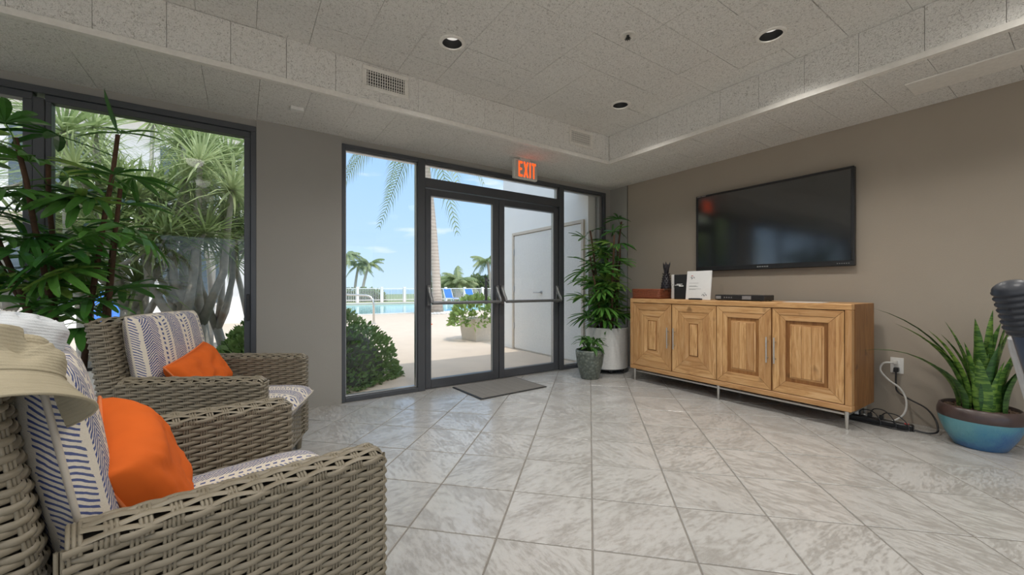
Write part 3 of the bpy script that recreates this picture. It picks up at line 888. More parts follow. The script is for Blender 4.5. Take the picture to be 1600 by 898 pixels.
# fence
t = empty('pool_fence', (14, 30.6, 0), 0, 'white picket fence along the far side of the pool', 'fence')
for z in (.16, 1.02): MB().box(-14, 16, -.02, .02, z, z+.05).build('rail', M['white_paint'], t)
pm = MB()
for i in range(250): pm.box(-14+i*.12-.012, -14+i*.12+.012, -.012, .012, .05, 1.05)
pk = pm.build('pickets', M['white_paint'], t); pk['kind'] = 'stuff'
post = MB().cbox(-.10, .10, -.10, .10, 0, 1.16, .02).mesh('post', M['white_paint'])
for i in range(18): inst('post', post, t, loc=(-14+i*1.75, 0, 0))

# pinnate frond
def frond_mesh(L, n, ll, droop, seed, width=.035, arch=.35):
    rg = random.Random(seed); m = MB()
    def sp(s): return Vector((L*(s - .10*droop*s*s), 0, L*(arch*s - droop*s*s*.95)))
    pts = [sp(i/10) for i in range(11)]
    m.tube(pts, [.022*L/2.5*(1-.85*i/10) for i in range(11)], 4)
    for i in range(n):
        s = .12+.88*i/n
        p = sp(s); tan = (sp(min(1, s+.02))-sp(s-.02)).normalized()
        l = ll*(math.sin(PI*min(1, .18+.8*s))**.6)*rg.uniform(.85, 1.1)
        for sd in (-1, 1):
            d = (tan*.55 + Vector((0, sd, 0))*.85 + Vector((0, 0, -.25-.35*rg.random()))).normalized()
            wv = tan*width
            q1 = p+d*l*.5; q2 = p+d*l+Vector((0, 0, -l*.42))
            m.add([p-wv*.5, p+wv*.5, q1+wv*.6, q2, q1-wv*.6], [(0, 1, 2, 4), (4, 2, 3)])
    return m.mesh('frond', M['palmfrond'])
FR_BIG = [frond_mesh(3.9, 46, .85, .62+.25*i, 10+i, .05, .55-.2*i) for i in range(4)]
FR_MED = [frond_mesh(2.6, 24, .75, .55+.25*i, 20+i, .10, .6-.2*i) for i in range(3)]
def palm(x, y, top, lean, r0, r1, fr, nf, label, group, rs, yaw0=0.0, name='palm_tree', scale=1.0):
    t = empty(name, (x, y, -.03), 0, label, 'palm tree', group)
    pts = [(lean[0]*(i/8)**1.6, lean[1]*(i/8)**1.6, top*i/8) for i in range(9)]
    rad = [r0*(1.35 if i == 0 else 1.0)*(1-i/8)+r1*(i/8) for i in range(9)]
    MB().tube(pts, rad, 12).build('trunk', M['palmtrunk'], t, smooth=True)
    rg = random.Random(rs)
    for k in range(nf):
        a = yaw0 + k*2.399; pit = rg.uniform(-.25, .75) * (1 if k % 2 else .4)
        mt = Matrix.Translation((lean[0], lean[1], top)) @ Matrix.Rotation(a, 4, 'Z') @ Matrix.Rotation(-pit, 4, 'Y') @ Matrix.Rotation(rg.uniform(-.4, .4), 4, 'X') @ Matrix.Scale(scale*rg.uniform(.85, 1.05), 4)
        inst('frond', fr[k % len(fr)], t, matrix=mt)
    return t
palm(6.95, 16.05, 8.6, (-.75, .15), .20, .13, FR_BIG, 22, 'tall coconut palm with ringed trunk by the pool edge', 'poolside palms', 3, .3)
def at(u, v, F):
    r_ = (u-800)/625
    return (F*(math.sin(R(34))+r_*math.cos(R(34))), F*(math.cos(R(34))-r_*math.sin(R(34))), CAM_H-(v-450)/625*F)
for q, (u, v, F, ln, lb) in enumerate(((541, 398, 50, .3, 'wind blown palm cut off by the pane edge beyond the fence'),
                                   (560, 416, 54, .5, 'slim wind blown palm between two others beyond the fence'),
                                   (577, 412, 52, .9, 'full crowned wind blown palm beyond the hedge'))):
    p = at(u, v, F)
    palm(p[0]-ln, p[1], p[2]+.03, (ln, 0), .2, .14, FR_MED, 15, lb, 'palms beyond the fence', 40+q, q, scale=.82)
p = at(762, 408, 40); palm(p[0]+.4, p[1], p[2], (-.4, 0), .18, .13, FR_MED, 13, 'palm half hidden behind the door stile beyond the planter', 'palms beyond the fence', 61, 1, scale=.8)
p = at(716, 438, 37); palm(p[0], p[1], p[2]-.2, (0, 0), .3, .24, FR_MED, 24, 'squat bushy date palm beyond the white fence', 'palms beyond the fence', 77, 1, 'date_palm', .9)

# leafy mounds
def leaf_mound(name, x, y, rx, ry, rz, n, ls, mat, label, cat, seed, group=None, zc=0.0, core=True, lw=.55):
    rg = random.Random(seed)
    t = empty(name, (x, y, 0), 0, label, cat, group)
    m = MB()
    for i in range(n):
        u = rg.uniform(-.25, 1); th = rg.uniform(0, 2*PI); s = math.sqrt(max(0, 1-u*u))
        w = 1 + .16*noise.noise(Vector((math.cos(th)*s*2.2+seed, math.sin(th)*s*2.2, u*2.2))) + rg.uniform(-.10, .04)
        nv = Vector((math.cos(th)*s, math.sin(th)*s, u))
        p = Vector((nv.x*rx*w, nv.y*ry*w, zc+max(.01-zc, nv.z*rz*w)))
        d = (nv*.8 + Vector((rg.uniform(-1, 1), rg.uniform(-1, 1), rg.uniform(-.4, 1)))*.8).normalized()
        a = d.cross(Vector((rg.uniform(-1, 1), rg.uniform(-1, 1), rg.uniform(-1, 1)))).normalized()
        l = ls*rg.uniform(.7, 1.25)
        m.add([p, p+d*l*.5+a*l*lw*.5, p+d*l, p+d*l*.5-a*l*lw*.5], [(0, 1, 2, 3)])
    o = m.build('foliage', mat, t); o['kind'] = 'stuff'
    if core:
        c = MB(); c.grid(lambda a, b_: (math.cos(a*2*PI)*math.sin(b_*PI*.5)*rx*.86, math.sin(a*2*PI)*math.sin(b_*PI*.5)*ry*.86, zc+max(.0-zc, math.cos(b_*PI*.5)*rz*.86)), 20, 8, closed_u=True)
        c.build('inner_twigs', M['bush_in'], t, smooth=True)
    return t
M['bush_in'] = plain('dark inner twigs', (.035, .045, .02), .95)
leaf_mound('boxwood_bush', .68, 5.22, .96, .84, .80, 6500, .06, M['bush'], 'round small leaved bush just outside the tall fixed pane', 'bush', 5)
for q, (u, F, rx, rz, lb) in enumerate(((548, 33.5, 1.6, 1.0, 'low clipped hedge beyond the pool, cut off by the pane edge'), (575, 33.8, 1.5, 1.0, 'low clipped hedge beyond the pool beside the picket fence'))):
    p = at(u, 470, F); leaf_mound('hedge', p[0], p[1], rx, .8, rz, 900, .22, M['hedge'], lb, 'hedge', 20+q, 'hedges beyond the pool')
for q, (u, v, F, rx, rz, lb) in enumerate(((684, 430, 42, 1.5, 2.4, 'sea grape tree clump behind the coconut trunk beyond the fence'), (697, 436, 41, 1.3, 2.0, 'small round shrub tree between the coconut trunk and date palm'),
                                    (741, 431, 42, 1.6, 2.3, 'round shrub tree next to the date palm beyond the fence'), (756, 434, 41, 1.2, 2.1, 'shrub tree at the door stile beyond the fence'))):
    p = at(u, 470, F); leaf_mound('shrub_tree', p[0], p[1], rx, 1.2, rz, 1100, .30, M['hedge'], lb, 'tree', 30+q, 'shrub trees beyond the fence')

# poolside things
p = at(747, 530, 8.25)
t = empty('square_planter', (4.12, 7.38, -.012), R(8), 'cream tapered square planter on the sunny deck', 'planter')
m = MB()
q = .24; q2 = .29
m.add([(-q, -q, 0), (q, -q, 0), (q, q, 0), (-q, q, 0), (-q2, -q2, .46), (q2, -q2, .46), (q2, q2, .46), (-q2, q2, .46), (-q2+.04, -q2+.04, .46), (q2-.04, -q2+.04, .46), (q2-.04, q2-.04, .46), (-q2+.04, q2-.04, .46),
       (-q2+.05, -q2+.05, .40), (q2-.05, -q2+.05, .40), (q2-.05, q2-.05, .40), (-q2+.05, q2-.05, .40)],
      [(3, 2, 1, 0), (0, 1, 5, 4), (1, 2, 6, 5), (2, 3, 7, 6), (3, 0, 4, 7), (4, 5, 9, 8), (5, 6, 10, 9), (6, 7, 11, 10), (7, 4, 8, 11), (8, 9, 13, 12), (9, 10, 14, 13), (10, 11, 15, 14), (11, 8, 12, 15)])
m.build('tub', M['planter'], t)
MB().box(-.245, .245, -.245, .245, .395, .41).build('soil', M['soil'], t)
leaf_mound('planter_shrub', 4.08, 7.40, .50, .44, .44, 620, .13, M['bush'], 'leafy shrub growing out of the cream square planter', 'shrub', 51, zc=.42, core=False)
t = empty('traffic_cone', (4.50, 11.3, -.012), 0, 'orange traffic cone standing on the deck by the door edge', 'cone')
MB().cbox(-.17, .17, -.17, .17, 0, .03, .008).build('base', M['cone'], t)
MB().lathe([(.125, .03), (.03, .50), (.024, .52), (.0, .52)], 20).build('body', M['cone'], t, smooth=True, sharp=60)
pr = at(584, 505, 12.15); pl_ = at(500, 462, 12.6)
t = empty('pool_handrail', (pr[0], pr[1], -.012), 0, 'bent steel tube handrail on the deck by the pool', 'handrail')
dx, dy = pl_[0]-pr[0], pl_[1]-pr[1]
zr = .86
m = MB()
pts = [(0, 0, 0), (0, 0, .60), (dx*.02, dy*.02, .74), (dx*.06, dy*.06, .82), (dx*.12, dy*.12, zr), (dx*.5, dy*.5, zr+.02), (dx, dy, zr+.02), (dx*1.06, dy*1.06, zr-.06), (dx*1.08, dy*1.08, 0)]
m.tube(pts, .03, 10); m.build('tube', M['steel'], t, smooth=True)
for a in ((0, 0), (dx*1.08, dy*1.08)): MB().lathe([(.07, 0), (.07, .01), (.035, .02), (.0, .021)], 16).build('foot_flange', M['steel'], t, loc=(a[0], a[1], 0), smooth=True, sharp=40)
pb = empty('pebble_ring', (6.95, 16.05, -.012), 0, 'ring of white stones around the coconut palm foot', 'stones', kind='stuff')
m = MB(); rg = random.Random(3)
for k in range(150):
    a = rg.uniform(0, 2*PI); r_ = rg.uniform(.34, .80); s = rg.uniform(.05, .10)
    m.lathe([(s, 0), (s*1.1, s*.35), (s*.6, s*.75), (0, s*.8)], 6, Matrix.Translation((math.cos(a)*r_*1.2, math.sin(a)*r_*.8, 0)))
o = m.build('stones', M['pebble'], pb); o['kind'] = 'stuff'
def lounger(x, y, rz, label):
    t = empty('sling_chair', (x, y, -.012), rz, label, 'chair', 'blue sling chairs by the pool')
    m = MB()
    for s_ in (-.32, .32):
        m.tube([(s_, -.9, .36), (s_, .25, .36), (s_, .65, 1.02)], .022, 6)
    m.build('frame', M['white_paint'], t)
    for s_ in (-.32, .32):
        for yy in (-.8, .2): MB().box(s_-.02, s_+.02, yy-.02, yy+.02, 0, .35).build('leg', M['white_paint'], t)
    m = MB(); m.grid(lambda a, b_: (-.31+.62*a, -.9+1.15*min(1, b_*1.6)+.40*max(0, b_-.625)/.375, .365-.02*math.sin(PI*a)+.66*max(0, b_-.625)/.375), 5, 12)
    m.build('sling', M['blue_sling'], t)
for q, (u, F, lb) in enumerate(((707, 29.3, 'blue sling chair by the fence between palm trunk and planter'), (741, 28.8, 'blue sling chair by the fence behind the planter shrub'))):
    p = at(u, 471, F); lounger(p[0], p[1]+.3, R(0), lb)
p = at(165, 480, 9.3); lounger(p[0], p[1], R(15), 'blue sling chair seen between the garden stems, nearer the armchairs')

# spiky garden trees
def rosette(seed, n=90, L=.50, wd=.0105):
    rg = random.Random(seed); m = MB()
    for k in range(n):
        a = k*2.399+rg.uniform(-.2, .2); el = math.asin(max(-.75, min(.98, 1-1.55*(k+.5)/n)))
        l = L*rg.uniform(.8, 1.1)
        d = Vector((math.cos(a)*math.cos(el), math.sin(a)*math.cos(el), math.sin(el)))
        sd = Vector((-math.sin(a), math.cos(a), 0))*wd
        p1 = d*l*.35; p2 = d*l*.7+Vector((0, 0, -.04*l)); p3 = d*l+Vector((0, 0, -.16*l))
        m.add([sd*.5, -sd*.5, p1+sd, p1-sd, p2+sd*.8, p2-sd*.8, p3], [(0, 1, 3, 2), (2, 3, 5, 4), (4, 5, 6)])
    return m.mesh('leaf_rosette', M['drac'])
ROS = [rosette(i) for i in range(4)]
def dracaena(x, y, seed, hts, label, r0=.055):
    rg = random.Random(seed)
    t = empty('dracaena_tree', (x, y, .02), 0, label, 'tree', 'spiky trees outside the garden window')
    lx, ly = rg.uniform(-.25, .25), rg.uniform(-.15, .15)
    fork = rg.uniform(.5, .95)
    MB().tube([(0, 0, 0), (lx*.3, ly*.3, fork*.5), (lx*.6, ly*.6, fork)], [r0*1.35, r0*1.05, r0], 9).build('trunk', M['trunk'], t, smooth=True)
    for k, hgt in enumerate(hts):
        a = k*2.399+rg.uniform(-.4, .4)+seed; sp = rg.uniform(.20, .55)*(hgt/2.2)
        b0 = Vector((lx*.6, ly*.6, fork-.03))
        tip = Vector((b0.x+math.cos(a)*sp, b0.y+math.sin(a)*sp*.8, hgt))
        mid = b0.lerp(tip, .45)+Vector((math.cos(a)*sp*.28, math.sin(a)*sp*.28, -.08))
        MB().tube([b0, b0.lerp(mid, .5)+Vector((rg.uniform(-.03, .03), 0, 0)), mid, mid.lerp(tip, .5)+Vector((0, 0, .03)), tip], [r0*.85, r0*.7, r0*.6, r0*.48, r0*.35], 8).build('branch', M['trunk'], t, smooth=True)
        s = rg.uniform(.95, 1.3)
        inst('leaf_rosette', ROS[k % 4], t, loc=tip, rot=(rg.uniform(-.35, .35), rg.uniform(-.35, .35), rg.uniform(0, 6)), scale=(s, s, s))
        if rg.random() < .85:
            q = mid.lerp(tip, .3); d2 = Vector((math.cos(a+1.7), math.sin(a+1.7), .6))*.32
            MB().tube([q, q+d2*.6, q+d2+Vector((0, 0, .06))], [r0*.4, r0*.34, r0*.28], 6).build('branch', M['trunk'], t, smooth=True)
            inst('leaf_rosette', ROS[(k+1) % 4], t, loc=q+d2+Vector((0, 0, .06)), rot=(rg.uniform(-.5, .5), rg.uniform(-.5, .5), rg.uniform(0, 6)), scale=(.9, .9, .9))
DR = [(-.30, 5.55, 3, (1.6, 2.1, 2.55, 1.9), 'spiky grey stemmed tree closest to the pillar side of the garden window'),
      (-.70, 6.05, 5, (2.3, 2.9, 1.8), 'tall forked grey stemmed spiky tree behind the far armchair'),
      (.10, 6.6, 9, (2.7, 2.2, 3.2), 'spiky tree against the white building near the pillar edge'),
      (-1.30, 5.7, 12, (1.5, 2.0, 2.5), 'spiky tree with crossing stems behind the cane palm'),
      (-2.1, 6.3, 15, (2.2, 2.8, 1.7), 'spiky tree near the window mullion'),
      (-1.25, 7.4, 17, (2.7, 3.3, 2.3), 'taller spiky tree in the second row of the bed'),
      (-.95, 5.35, 33, (1.1, 1.55, 2.2, 2.6), 'spiky tree with slender pale stems just behind the far armchair back'),
      (.28, 5.9, 35, (1.7, 2.4, 2.9), 'spiky tree close to the pillar edge of the garden window'),
      (-.50, 5.45, 41, (1.9, 2.35, 2.75), 'spiky tree with a fan of narrow leaves in the middle of the garden window'),
      (-.12, 6.1, 43, (2.1, 2.6, 3.0, 1.7), 'spiky many headed tree before the white building'),
      (-.95, 6.6, 47, (2.0, 2.7, 3.3), 'spiky tree rising behind the finger leaved cane palm'),
      (-3.0, 5.7, 21, (1.4, 2.1, 2.7), 'spiky tree past the window mullion'),
      (-.45, 8.0, 27, (3.0, 3.6, 2.5), 'spiky tree at the back of the bed beside the building')]
for x, y, s_, hts, lb in DR: dracaena(x, y, s_, hts, lb, .062 if y < 6 else .05)
leaf_mound('garden_shrub', .12, 5.05, .42, .4, .62, 900, .10, M['bush'], 'leafy green shrub at the foot of the spiky trees by the pillar', 'shrub', 71)
leaf_mound('garden_shrub', -.75, 5.0, .40, .35, .42, 600, .11, M['bush'], 'low leafy shrub at the foot of the spiky trees behind the far armchair', 'shrub', 72)
# ------------------------------------------------------------------ wicker armchair
SP = .046          # stake pitch
RH = .0136         # row pitch
def resample(pts, step):
    P = [Vector(p) for p in pts]; out = [P[0].copy()]; acc = 0.0
    for i in range(len(P)-1):
        seg = P[i+1]-P[i]; L = seg.length; d = step-acc
        while d <= L:
            out.append(P[i]+seg*(d/L)); d += step
        acc = L-(d-step)
    return out
def strand(plan, phase, h=.0070, t=.0038, amp=.0046, zfun=None, slope=0.0):
    # plan: list of (x, y, nx, ny) samples, step SP/4; ribbon weaving in and out along the normal
    m = MB(); vs = []; fs = []
    prof = [(-t*.4, -h), (t*.75, -h*.62), (t, 0), (t*.75, h*.62), (-t*.4, h)]
    n = len(plan)
    for i, (x, y, nx, ny) in enumerate(plan):
        w = amp*math.cos(PI*i/4.0+phase)+amp*.4
        tilt = .0016*math.sin(PI*i/4.0+phase)
        zz = zfun(x, y) if zfun else 0.0
        for a, b_ in prof:
            vs.append((x+nx*(w+a), y+ny*(w+a), b_+tilt+zz))
    k = len(prof)
    for i in range(n-1):
        for j in range(k):
            j2 = (j+1) % k
            fs.append((i*k+j, i*k+j2, (i+1)*k+j2, (i+1)*k+j))
    fs.append(tuple(range(k))); fs.append(tuple(reversed(range((n-1)*k, n*k))))
    m.add(vs, fs)
    return m
def offset_plan(poly, closed=False):
    pts = resample([(p[0], p[1], 0) for p in (poly+[poly[0]] if closed else poly)], SP/4)
    out = []
    n = len(pts)
    for i in range(n):
        d = pts[min(i+1, n-1)]-pts[max(i-1, 0)]
        d.normalize()
        out.append((pts[i].x, pts[i].y, d.y, -d.x))
    return out
def rnd_corner(c, a0, a1, r, n=5):
    return [(c[0]+r*math.cos(a0+(a1-a0)*i/n), c[1]+r*math.sin(a0+(a1-a0)*i/n)) for i in range(n+1)]
WO, WI = .400, .312           # outer and inner arm planes
AH = .605                     # weave top of the arm
AB = -.60                     # rear end of the arm
def rise(x, z): return .035*max(0, -x)*max(0, z-.1)/.52
def make_armchair(name, label):
    t = empty(name, (0, 0, 0), 0, label, 'armchair', 'wicker armchairs by the garden window')
    # seat frame
    m = MB(); m.box(AB-.02, -.035, -WI-.01, WI+.01, .115, .315); m.build('seat_base', M['wicker_core'], t)
    # legs
    for lx, ly in ((-.05, .35), (-.05, -.35), (-.58, .33), (-.58, -.33)):
        m = MB(); m.lathe([(.016, 0), (.018, .004), (.030, .125), (0, .126)], 12); m.build('leg', M['wicker'], t, loc=(lx, ly, 0), smooth=True, sharp=40)
    for sd in (1, -1):
        # arm: core, strands looping outer face > front end > inner face, stakes, top wrap
        m = MB()
        a_, b_ = WI+.015, WO-.015
        y0, y1 = (a_, b_) if sd > 0 else (-b_, -a_)
        vs = []
        for x in (AB+.02, -.01):
            for y in (y0, y1): vs += [(x, y, .11), (x, y, AH+.005+rise(x, AH))]
        m.add(vs, [(0, 1, 3, 2), (4, 6, 7, 5), (0, 4, 5, 1), (2, 3, 7, 6), (1, 5, 7, 3), (0, 2, 6, 4)])
        arm = m.build('arm', M['wicker_core'], t)
        r_ = .022
        if sd < 0:   # near arm: outer face at -WO
            poly = [(AB, -WO)] + rnd_corner((-r_, -WO+r_), -PI/2, 0, r_) + rnd_corner((-r_, -WI-r_), 0, PI/2, r_) + [(AB+.04, -WI)]
            plan = offset_plan(poly); out = plan
        else:
            poly = [(AB+.04, WI)] + rnd_corner((-r_, WI+r_), -PI/2, 0, r_) + rnd_corner((-r_, WO-r_), 0, PI/2, r_) + [(AB, WO)]
            plan = offset_plan(poly); out = plan
        nr = int((AH-.115)/RH)
        cache = {}
        for k in range(nr):
            z = AH-.004-k*RH
            me = strand(out, PI*(k % 2), zfun=lambda x, y, z=z: rise(x, z)).mesh('strand', M['wicker'], True, 60)
            inst('strand', me, arm, loc=(0, 0, z))
        # stakes under the weave at every pitch
        tot = len(out)
        i = 0; q = 0
        while i*4 < tot:
            x, y, nx, ny = out[i*4]
            zt = AH+.004+rise(x, AH)
            m = MB()
            tx, ty = -ny, nx
            for w in (-.0072, 0, .0072):
                p = (x+tx*w, y+ty*w)
                m.tube([(p[0]+nx*.0005, p[1]+ny*.0005, .11), (p[0]+nx*.0005, p[1]+ny*.0005, zt)], .0036, 5, caps=False)
            m.build('stake', M['wicker'], arm, smooth=True)
            i += 1
        # top wrap: five strands running along the arm top, arched
        nn = int((abs(AB)-.01)/(SP/4))
        for s_ in range(6):
            yy = (WI+.006+(WO-WI-.012)*s_/5)*sd
            arch_ = .016*math.sin(PI*s_/5)
            vs = []; fs = []; mm = MB()
            prof = [(-.0085, 0), (-.005, .0042), (0, .0056), (.005, .0042), (.0085, 0)]
            for i in range(nn+1):
                x = AB+.02+(abs(AB)-.022)*i/nn
                w = .0030*math.cos(PI*i/4.0+PI*(s_ % 2))
                drop = -.020*max(0, (x+.03)/.03)**2
                for a, b2 in prof: vs.append((x, yy+a*1.1, AH+.006+arch_+w+b2+drop+rise(x, AH)))
            k5 = 5
            for i in range(nn):
                for j in range(k5):
                    j2 = (j+1) % k5; fs.append((i*k5+j, i*k5+j2, (i+1)*k5+j2, (i+1)*k5+j))
            mm.add(vs, fs); mm.build('strand', M['wicker'], arm, smooth=True, sharp=60)
        # loops of the stakes over the top
        nl = int(abs(AB)/SP)
        lp = MB()
        pts = [(0, sd*(WI-.006), -.016), (0, sd*(WI+.004), .006), (0, sd*(WI+WO)/2, .0215), (0, sd*(WO-.004), .006), (0, sd*(WO+.006), -.016)]
        for w in (-.0072, 0, .0072): lp.tube([(p[0]+w, p[1], p[2]) for p in pts], .0036, 5)
        lme = lp.mesh('stake_loop', M['wicker'], True)
        for i in range(nl): 
            x = -.035-i*SP
            inst('stake_loop', lme, arm, loc=(x, 0, AH+.004+rise(x, AH)))
        MB().box(AB, -.012, sd*((WI+WO)/2)-.036, sd*((WI+WO)/2)+.036, .095, .112).build('arm_foot_rail', M['wicker'], arm)
    # front skirt
    sk = MB().box(-.036, -.022, -WI, WI, .112, .325).build('front_skirt', M['wicker_core'], t)
    plan = offset_plan([(-.018, -WI+.004), (-.018, WI-.004)])
    for k in range(15):
        inst('strand', strand(plan, PI*(k % 2)).mesh('strand', M['wicker'], True, 60), sk, loc=(0, 0, .122+k*RH))
    for i in range(0, len(plan), 4):
        m = MB()
        for w in (-.0072, 0, .0072): m.tube([(-.018, plan[i][1]+w, .112), (-.018, plan[i][1]+w, .325)], .0036, 5, caps=False)
        m.build('stake', M['wicker'], sk, smooth=True)
    MB().box(-.034, -.008, -WI, WI, .097, .114).build('skirt_rail', M['wicker'], sk)
    # raked back
    BT = .905; BW = .368
    ax = lambda z: -.560-.115*(z-.1)/.83           # inner plane of the back
    TH = .078
    m = MB()
    vs = []
    for z in (.11, BT-.004):
        for x in (ax(z)-.016, ax(z)-TH+.016):
            for y in (-BW+.016, BW-.016): vs.append((x, y, z))
    m.add(vs, [(0, 1, 3, 2), (4, 6, 7, 5), (0, 4, 5, 1), (2, 3, 7, 6), (0, 2, 6, 4), (1, 5, 7, 3)])
    bk = m.build('backrest', M['wicker_core'], t)
    r_ = .026
    x0, x1 = -TH, 0.0
    poly = rnd_corner((x0+r_, -BW+r_), PI, 1.5*PI, r_) + rnd_corner((x1-r_, -BW+r_), -PI/2, 0, r_) + rnd_corner((x1-r_, BW-r_), 0, PI/2, r_) + rnd_corner((x0+r_, BW-r_), PI/2, PI, r_)
    pl = offset_plan(poly, True)
    ms = [strand(pl, PI*k).mesh('strand', M['wicker'], True, 60) for k in (0, 1)]
    for k in range(int((BT-.115)/RH)):
        z = BT-.004-k*RH
        inst('strand', ms[k % 2], bk, loc=(ax(z), 0, z))
    for i in range(0, len(pl)-2, 4):
        x, y, nx, ny = pl[i]; tx, ty = -ny, nx; m = MB()
        for w in (-.0072, 0, .0072):
            m.tube([(x+tx*w+ax(.11), y+ty*w, .11), (x+tx*w+ax(BT), y+ty*w, BT+.002)], .0036, 5, caps=False)
        m.build('stake', M['wicker'], bk, smooth=True)
    nn = int(2*BW/(SP/4))
    for s_ in range(6):
        xx = ax(BT)-.006-(TH-.012)*s_/5; vs = []; fs = []; mm = MB()
        arch_ = .016*math.sin(PI*s_/5)
        prof = [(-.0095, 0), (-.005, .0042), (0, .0056), (.005, .0042), (.0095, 0)]
        for i in range(nn+1):
            y = -BW+.01+(2*BW-.02)*i/nn; w = .003*math.cos(PI*i/4+PI*(s_ % 2))
            dr = -.014*(max(0, abs(y)-BW+.05)/.04)**2
            for a, b2 in prof: vs.append((xx+a, y, BT+.002+arch_+w+b2+dr))
        for i in range(nn):
            for j in range(5):
                j2 = (j+1) % 5; fs.append((i*5+j, i*5+j2, (i+1)*5+j2, (i+1)*5+j))
        mm.add(vs, fs); mm.build('strand', M['wicker'], bk, smooth=True, sharp=60)
    # cushions: local x across the stripes, y along them
    def cushion(w, l, th, seed, nx=26, ny=26, crown=.35):
        m = MB(); sgn = 1
        def surf(s_, a, b_):
            u, v = 2*a-1, 2*b_-1
            e = (1-abs(u)**6)*(1-abs(v)**6)
            z = s_*(th/2)*(e**.38)*(1+crown*(1-u*u)*(1-v*v)*.6) + .004*noise.noise(Vector((u*2+seed, v*2, s_)))
            return (u*w/2*(1-.02*v*v), v*l/2*(1-.02*u*u), z)
        m.grid(lambda a, b_: surf(1, a, b_), nx, ny); m.grid(lambda a, b_: surf(-1, 1-a, b_), nx, ny)
        return m
    def welt(w, l):
        pts = []
        for k in range(64):
            a = 2*PI*k/64; ca, sa = math.cos(a), math.sin(a)
            s_ = 1/max(abs(ca), abs(sa)); u, v = ca*s_, sa*s_
            q = .985
            pts.append((u*w/2*q*(1-.02*v*v), v*l/2*q*(1-.02*u*u), 0))
        return MB().tube(pts, .006, 6, closed=True)
    sc_ = cushion(.615, .62, .125, 1.3).build('seat_cushion', M['ikat'], t, smooth=True)
    sc_.matrix_local = Matrix.Translation((-.245, 0, .392)) @ Matrix.Rotation(-PI/2, 4, 'Z')
    welt(.615, .62).build('welt', M['ikat_edge'], sc_, smooth=True)
    bc = cushion(.60, .52, .10, 4.1).build('back_cushion', M['ikat'], t, smooth=True)
    tilt = math.atan2(.115, .83)
    bc.matrix_local = Matrix.Translation((-.590, 0, .680)) @ Matrix.Rotation(-tilt-.03, 4, 'Y') @ Matrix(((0, 0, 1, 0), (1, 0, 0, 0), (0, 1, 0, 0), (0, 0, 0, 1)))
    welt(.60, .52).build('welt', M['ikat_edge'], bc, smooth=True)
    return t
NEAR = ((.239, 1.508, 0), R(13.6)); FAR = ((.229, 2.672, 0), R(-21.6))
ch1 = make_armchair('wicker_armchair', 'grey brown wicker armchair with a khaki hat on its back')
ch1.location = NEAR[0]; ch1.rotation_euler = (0, 0, NEAR[1])
def copy_tree(o, parent=None):
    c = o.copy(); COL.objects.link(c)
    if parent: c.parent = parent
    for ch in o.children: copy_tree(ch, c)
    return c
ch2 = copy_tree(ch1); ch2['label'] = 'grey brown wicker armchair standing against the garden window beside the pillar'
ch2.location = FAR[0]; ch2.rotation_euler = (0, 0, FAR[1])

# orange pillows
def pillow(w, l, th, seed, label, M4):
    m = MB()
    def surf(s_, a, b_):
        u, v = 2*a-1, 2*b_-1
        u, v = math.copysign(abs(u)**.8, u), math.copysign(abs(v)**.8, v)
        e = max(0, (1-u**4))*max(0, (1-v**4))
        wr = .016*noise.noise(Vector((u*2.5+seed, v*2.5, s_*1.0)))+.010*noise.noise(Vector((u*6+seed, v*2.2+u*2, s_)))+.005*noise.noise(Vector((u*14, v*6+seed, s_)))
        z = s_*(th/2)*e**.45 + wr*e
        k = 1-.06*(1-abs(u*v))*(u*u+v*v)*.5
        return (u*w/2*(1-.07*(1-v*v)*u*u), v*l/2*(1-.07*(1-u*u)*v*v), z)
    m.grid(lambda a, b_: surf(1, a, b_), 30, 30); m.grid(lambda a, b_: surf(-1, 1-a, b_), 30, 30)
    o = m.build('throw_pillow', M['orange'], smooth=True)
    pts = []
    for k in range(80):
        a = 2*PI*k/80; s_ = 1/max(abs(math.cos(a)), abs(math.sin(a))); u, v = math.cos(a)*s_, math.sin(a)*s_
        pts.append((u*w/2*(1-.07*(1-v*v)*u*u), v*l/2*(1-.07*(1-u*u)*v*v), 0))
    MB().tube(pts, .0042, 6, closed=True).build('piping', M['orange_pipe'], o, smooth=True)
    o.matrix_local = M4
    return tag(o, label, 'pillow', 'orange throw pillows')
def chair_m(c): return Matrix.Translation(c[0]) @ Matrix.Rotation(c[1], 4, 'Z')
face_fwd = Matrix(((0, 0, 1, 0), (1, 0, 0, 0), (0, 1, 0, 0), (0, 0, 0, 1)))     # pillow plane upright, normal forward
pillow(.37, .31, .19, 2.0, 'square orange pillow on the armchair that carries the hat', chair_m(NEAR) @ Matrix.Translation((-.486, -.01, .590)) @ Matrix.Rotation(R(-22), 4, 'Y') @ Matrix.Rotation(R(-8), 4, 'Z') @ face_fwd @ Matrix.Rotation(R(14), 4, 'Z'))
pillow(.46, .27, .13, 6.0, 'oblong orange pillow on the armchair by the pillar', chair_m(FAR) @ Matrix.Translation((-.450, .0, .595)) @ Matrix.Rotation(R(-30), 4, 'Y') @ face_fwd @ Matrix.Rotation(R(10), 4, 'Z'))

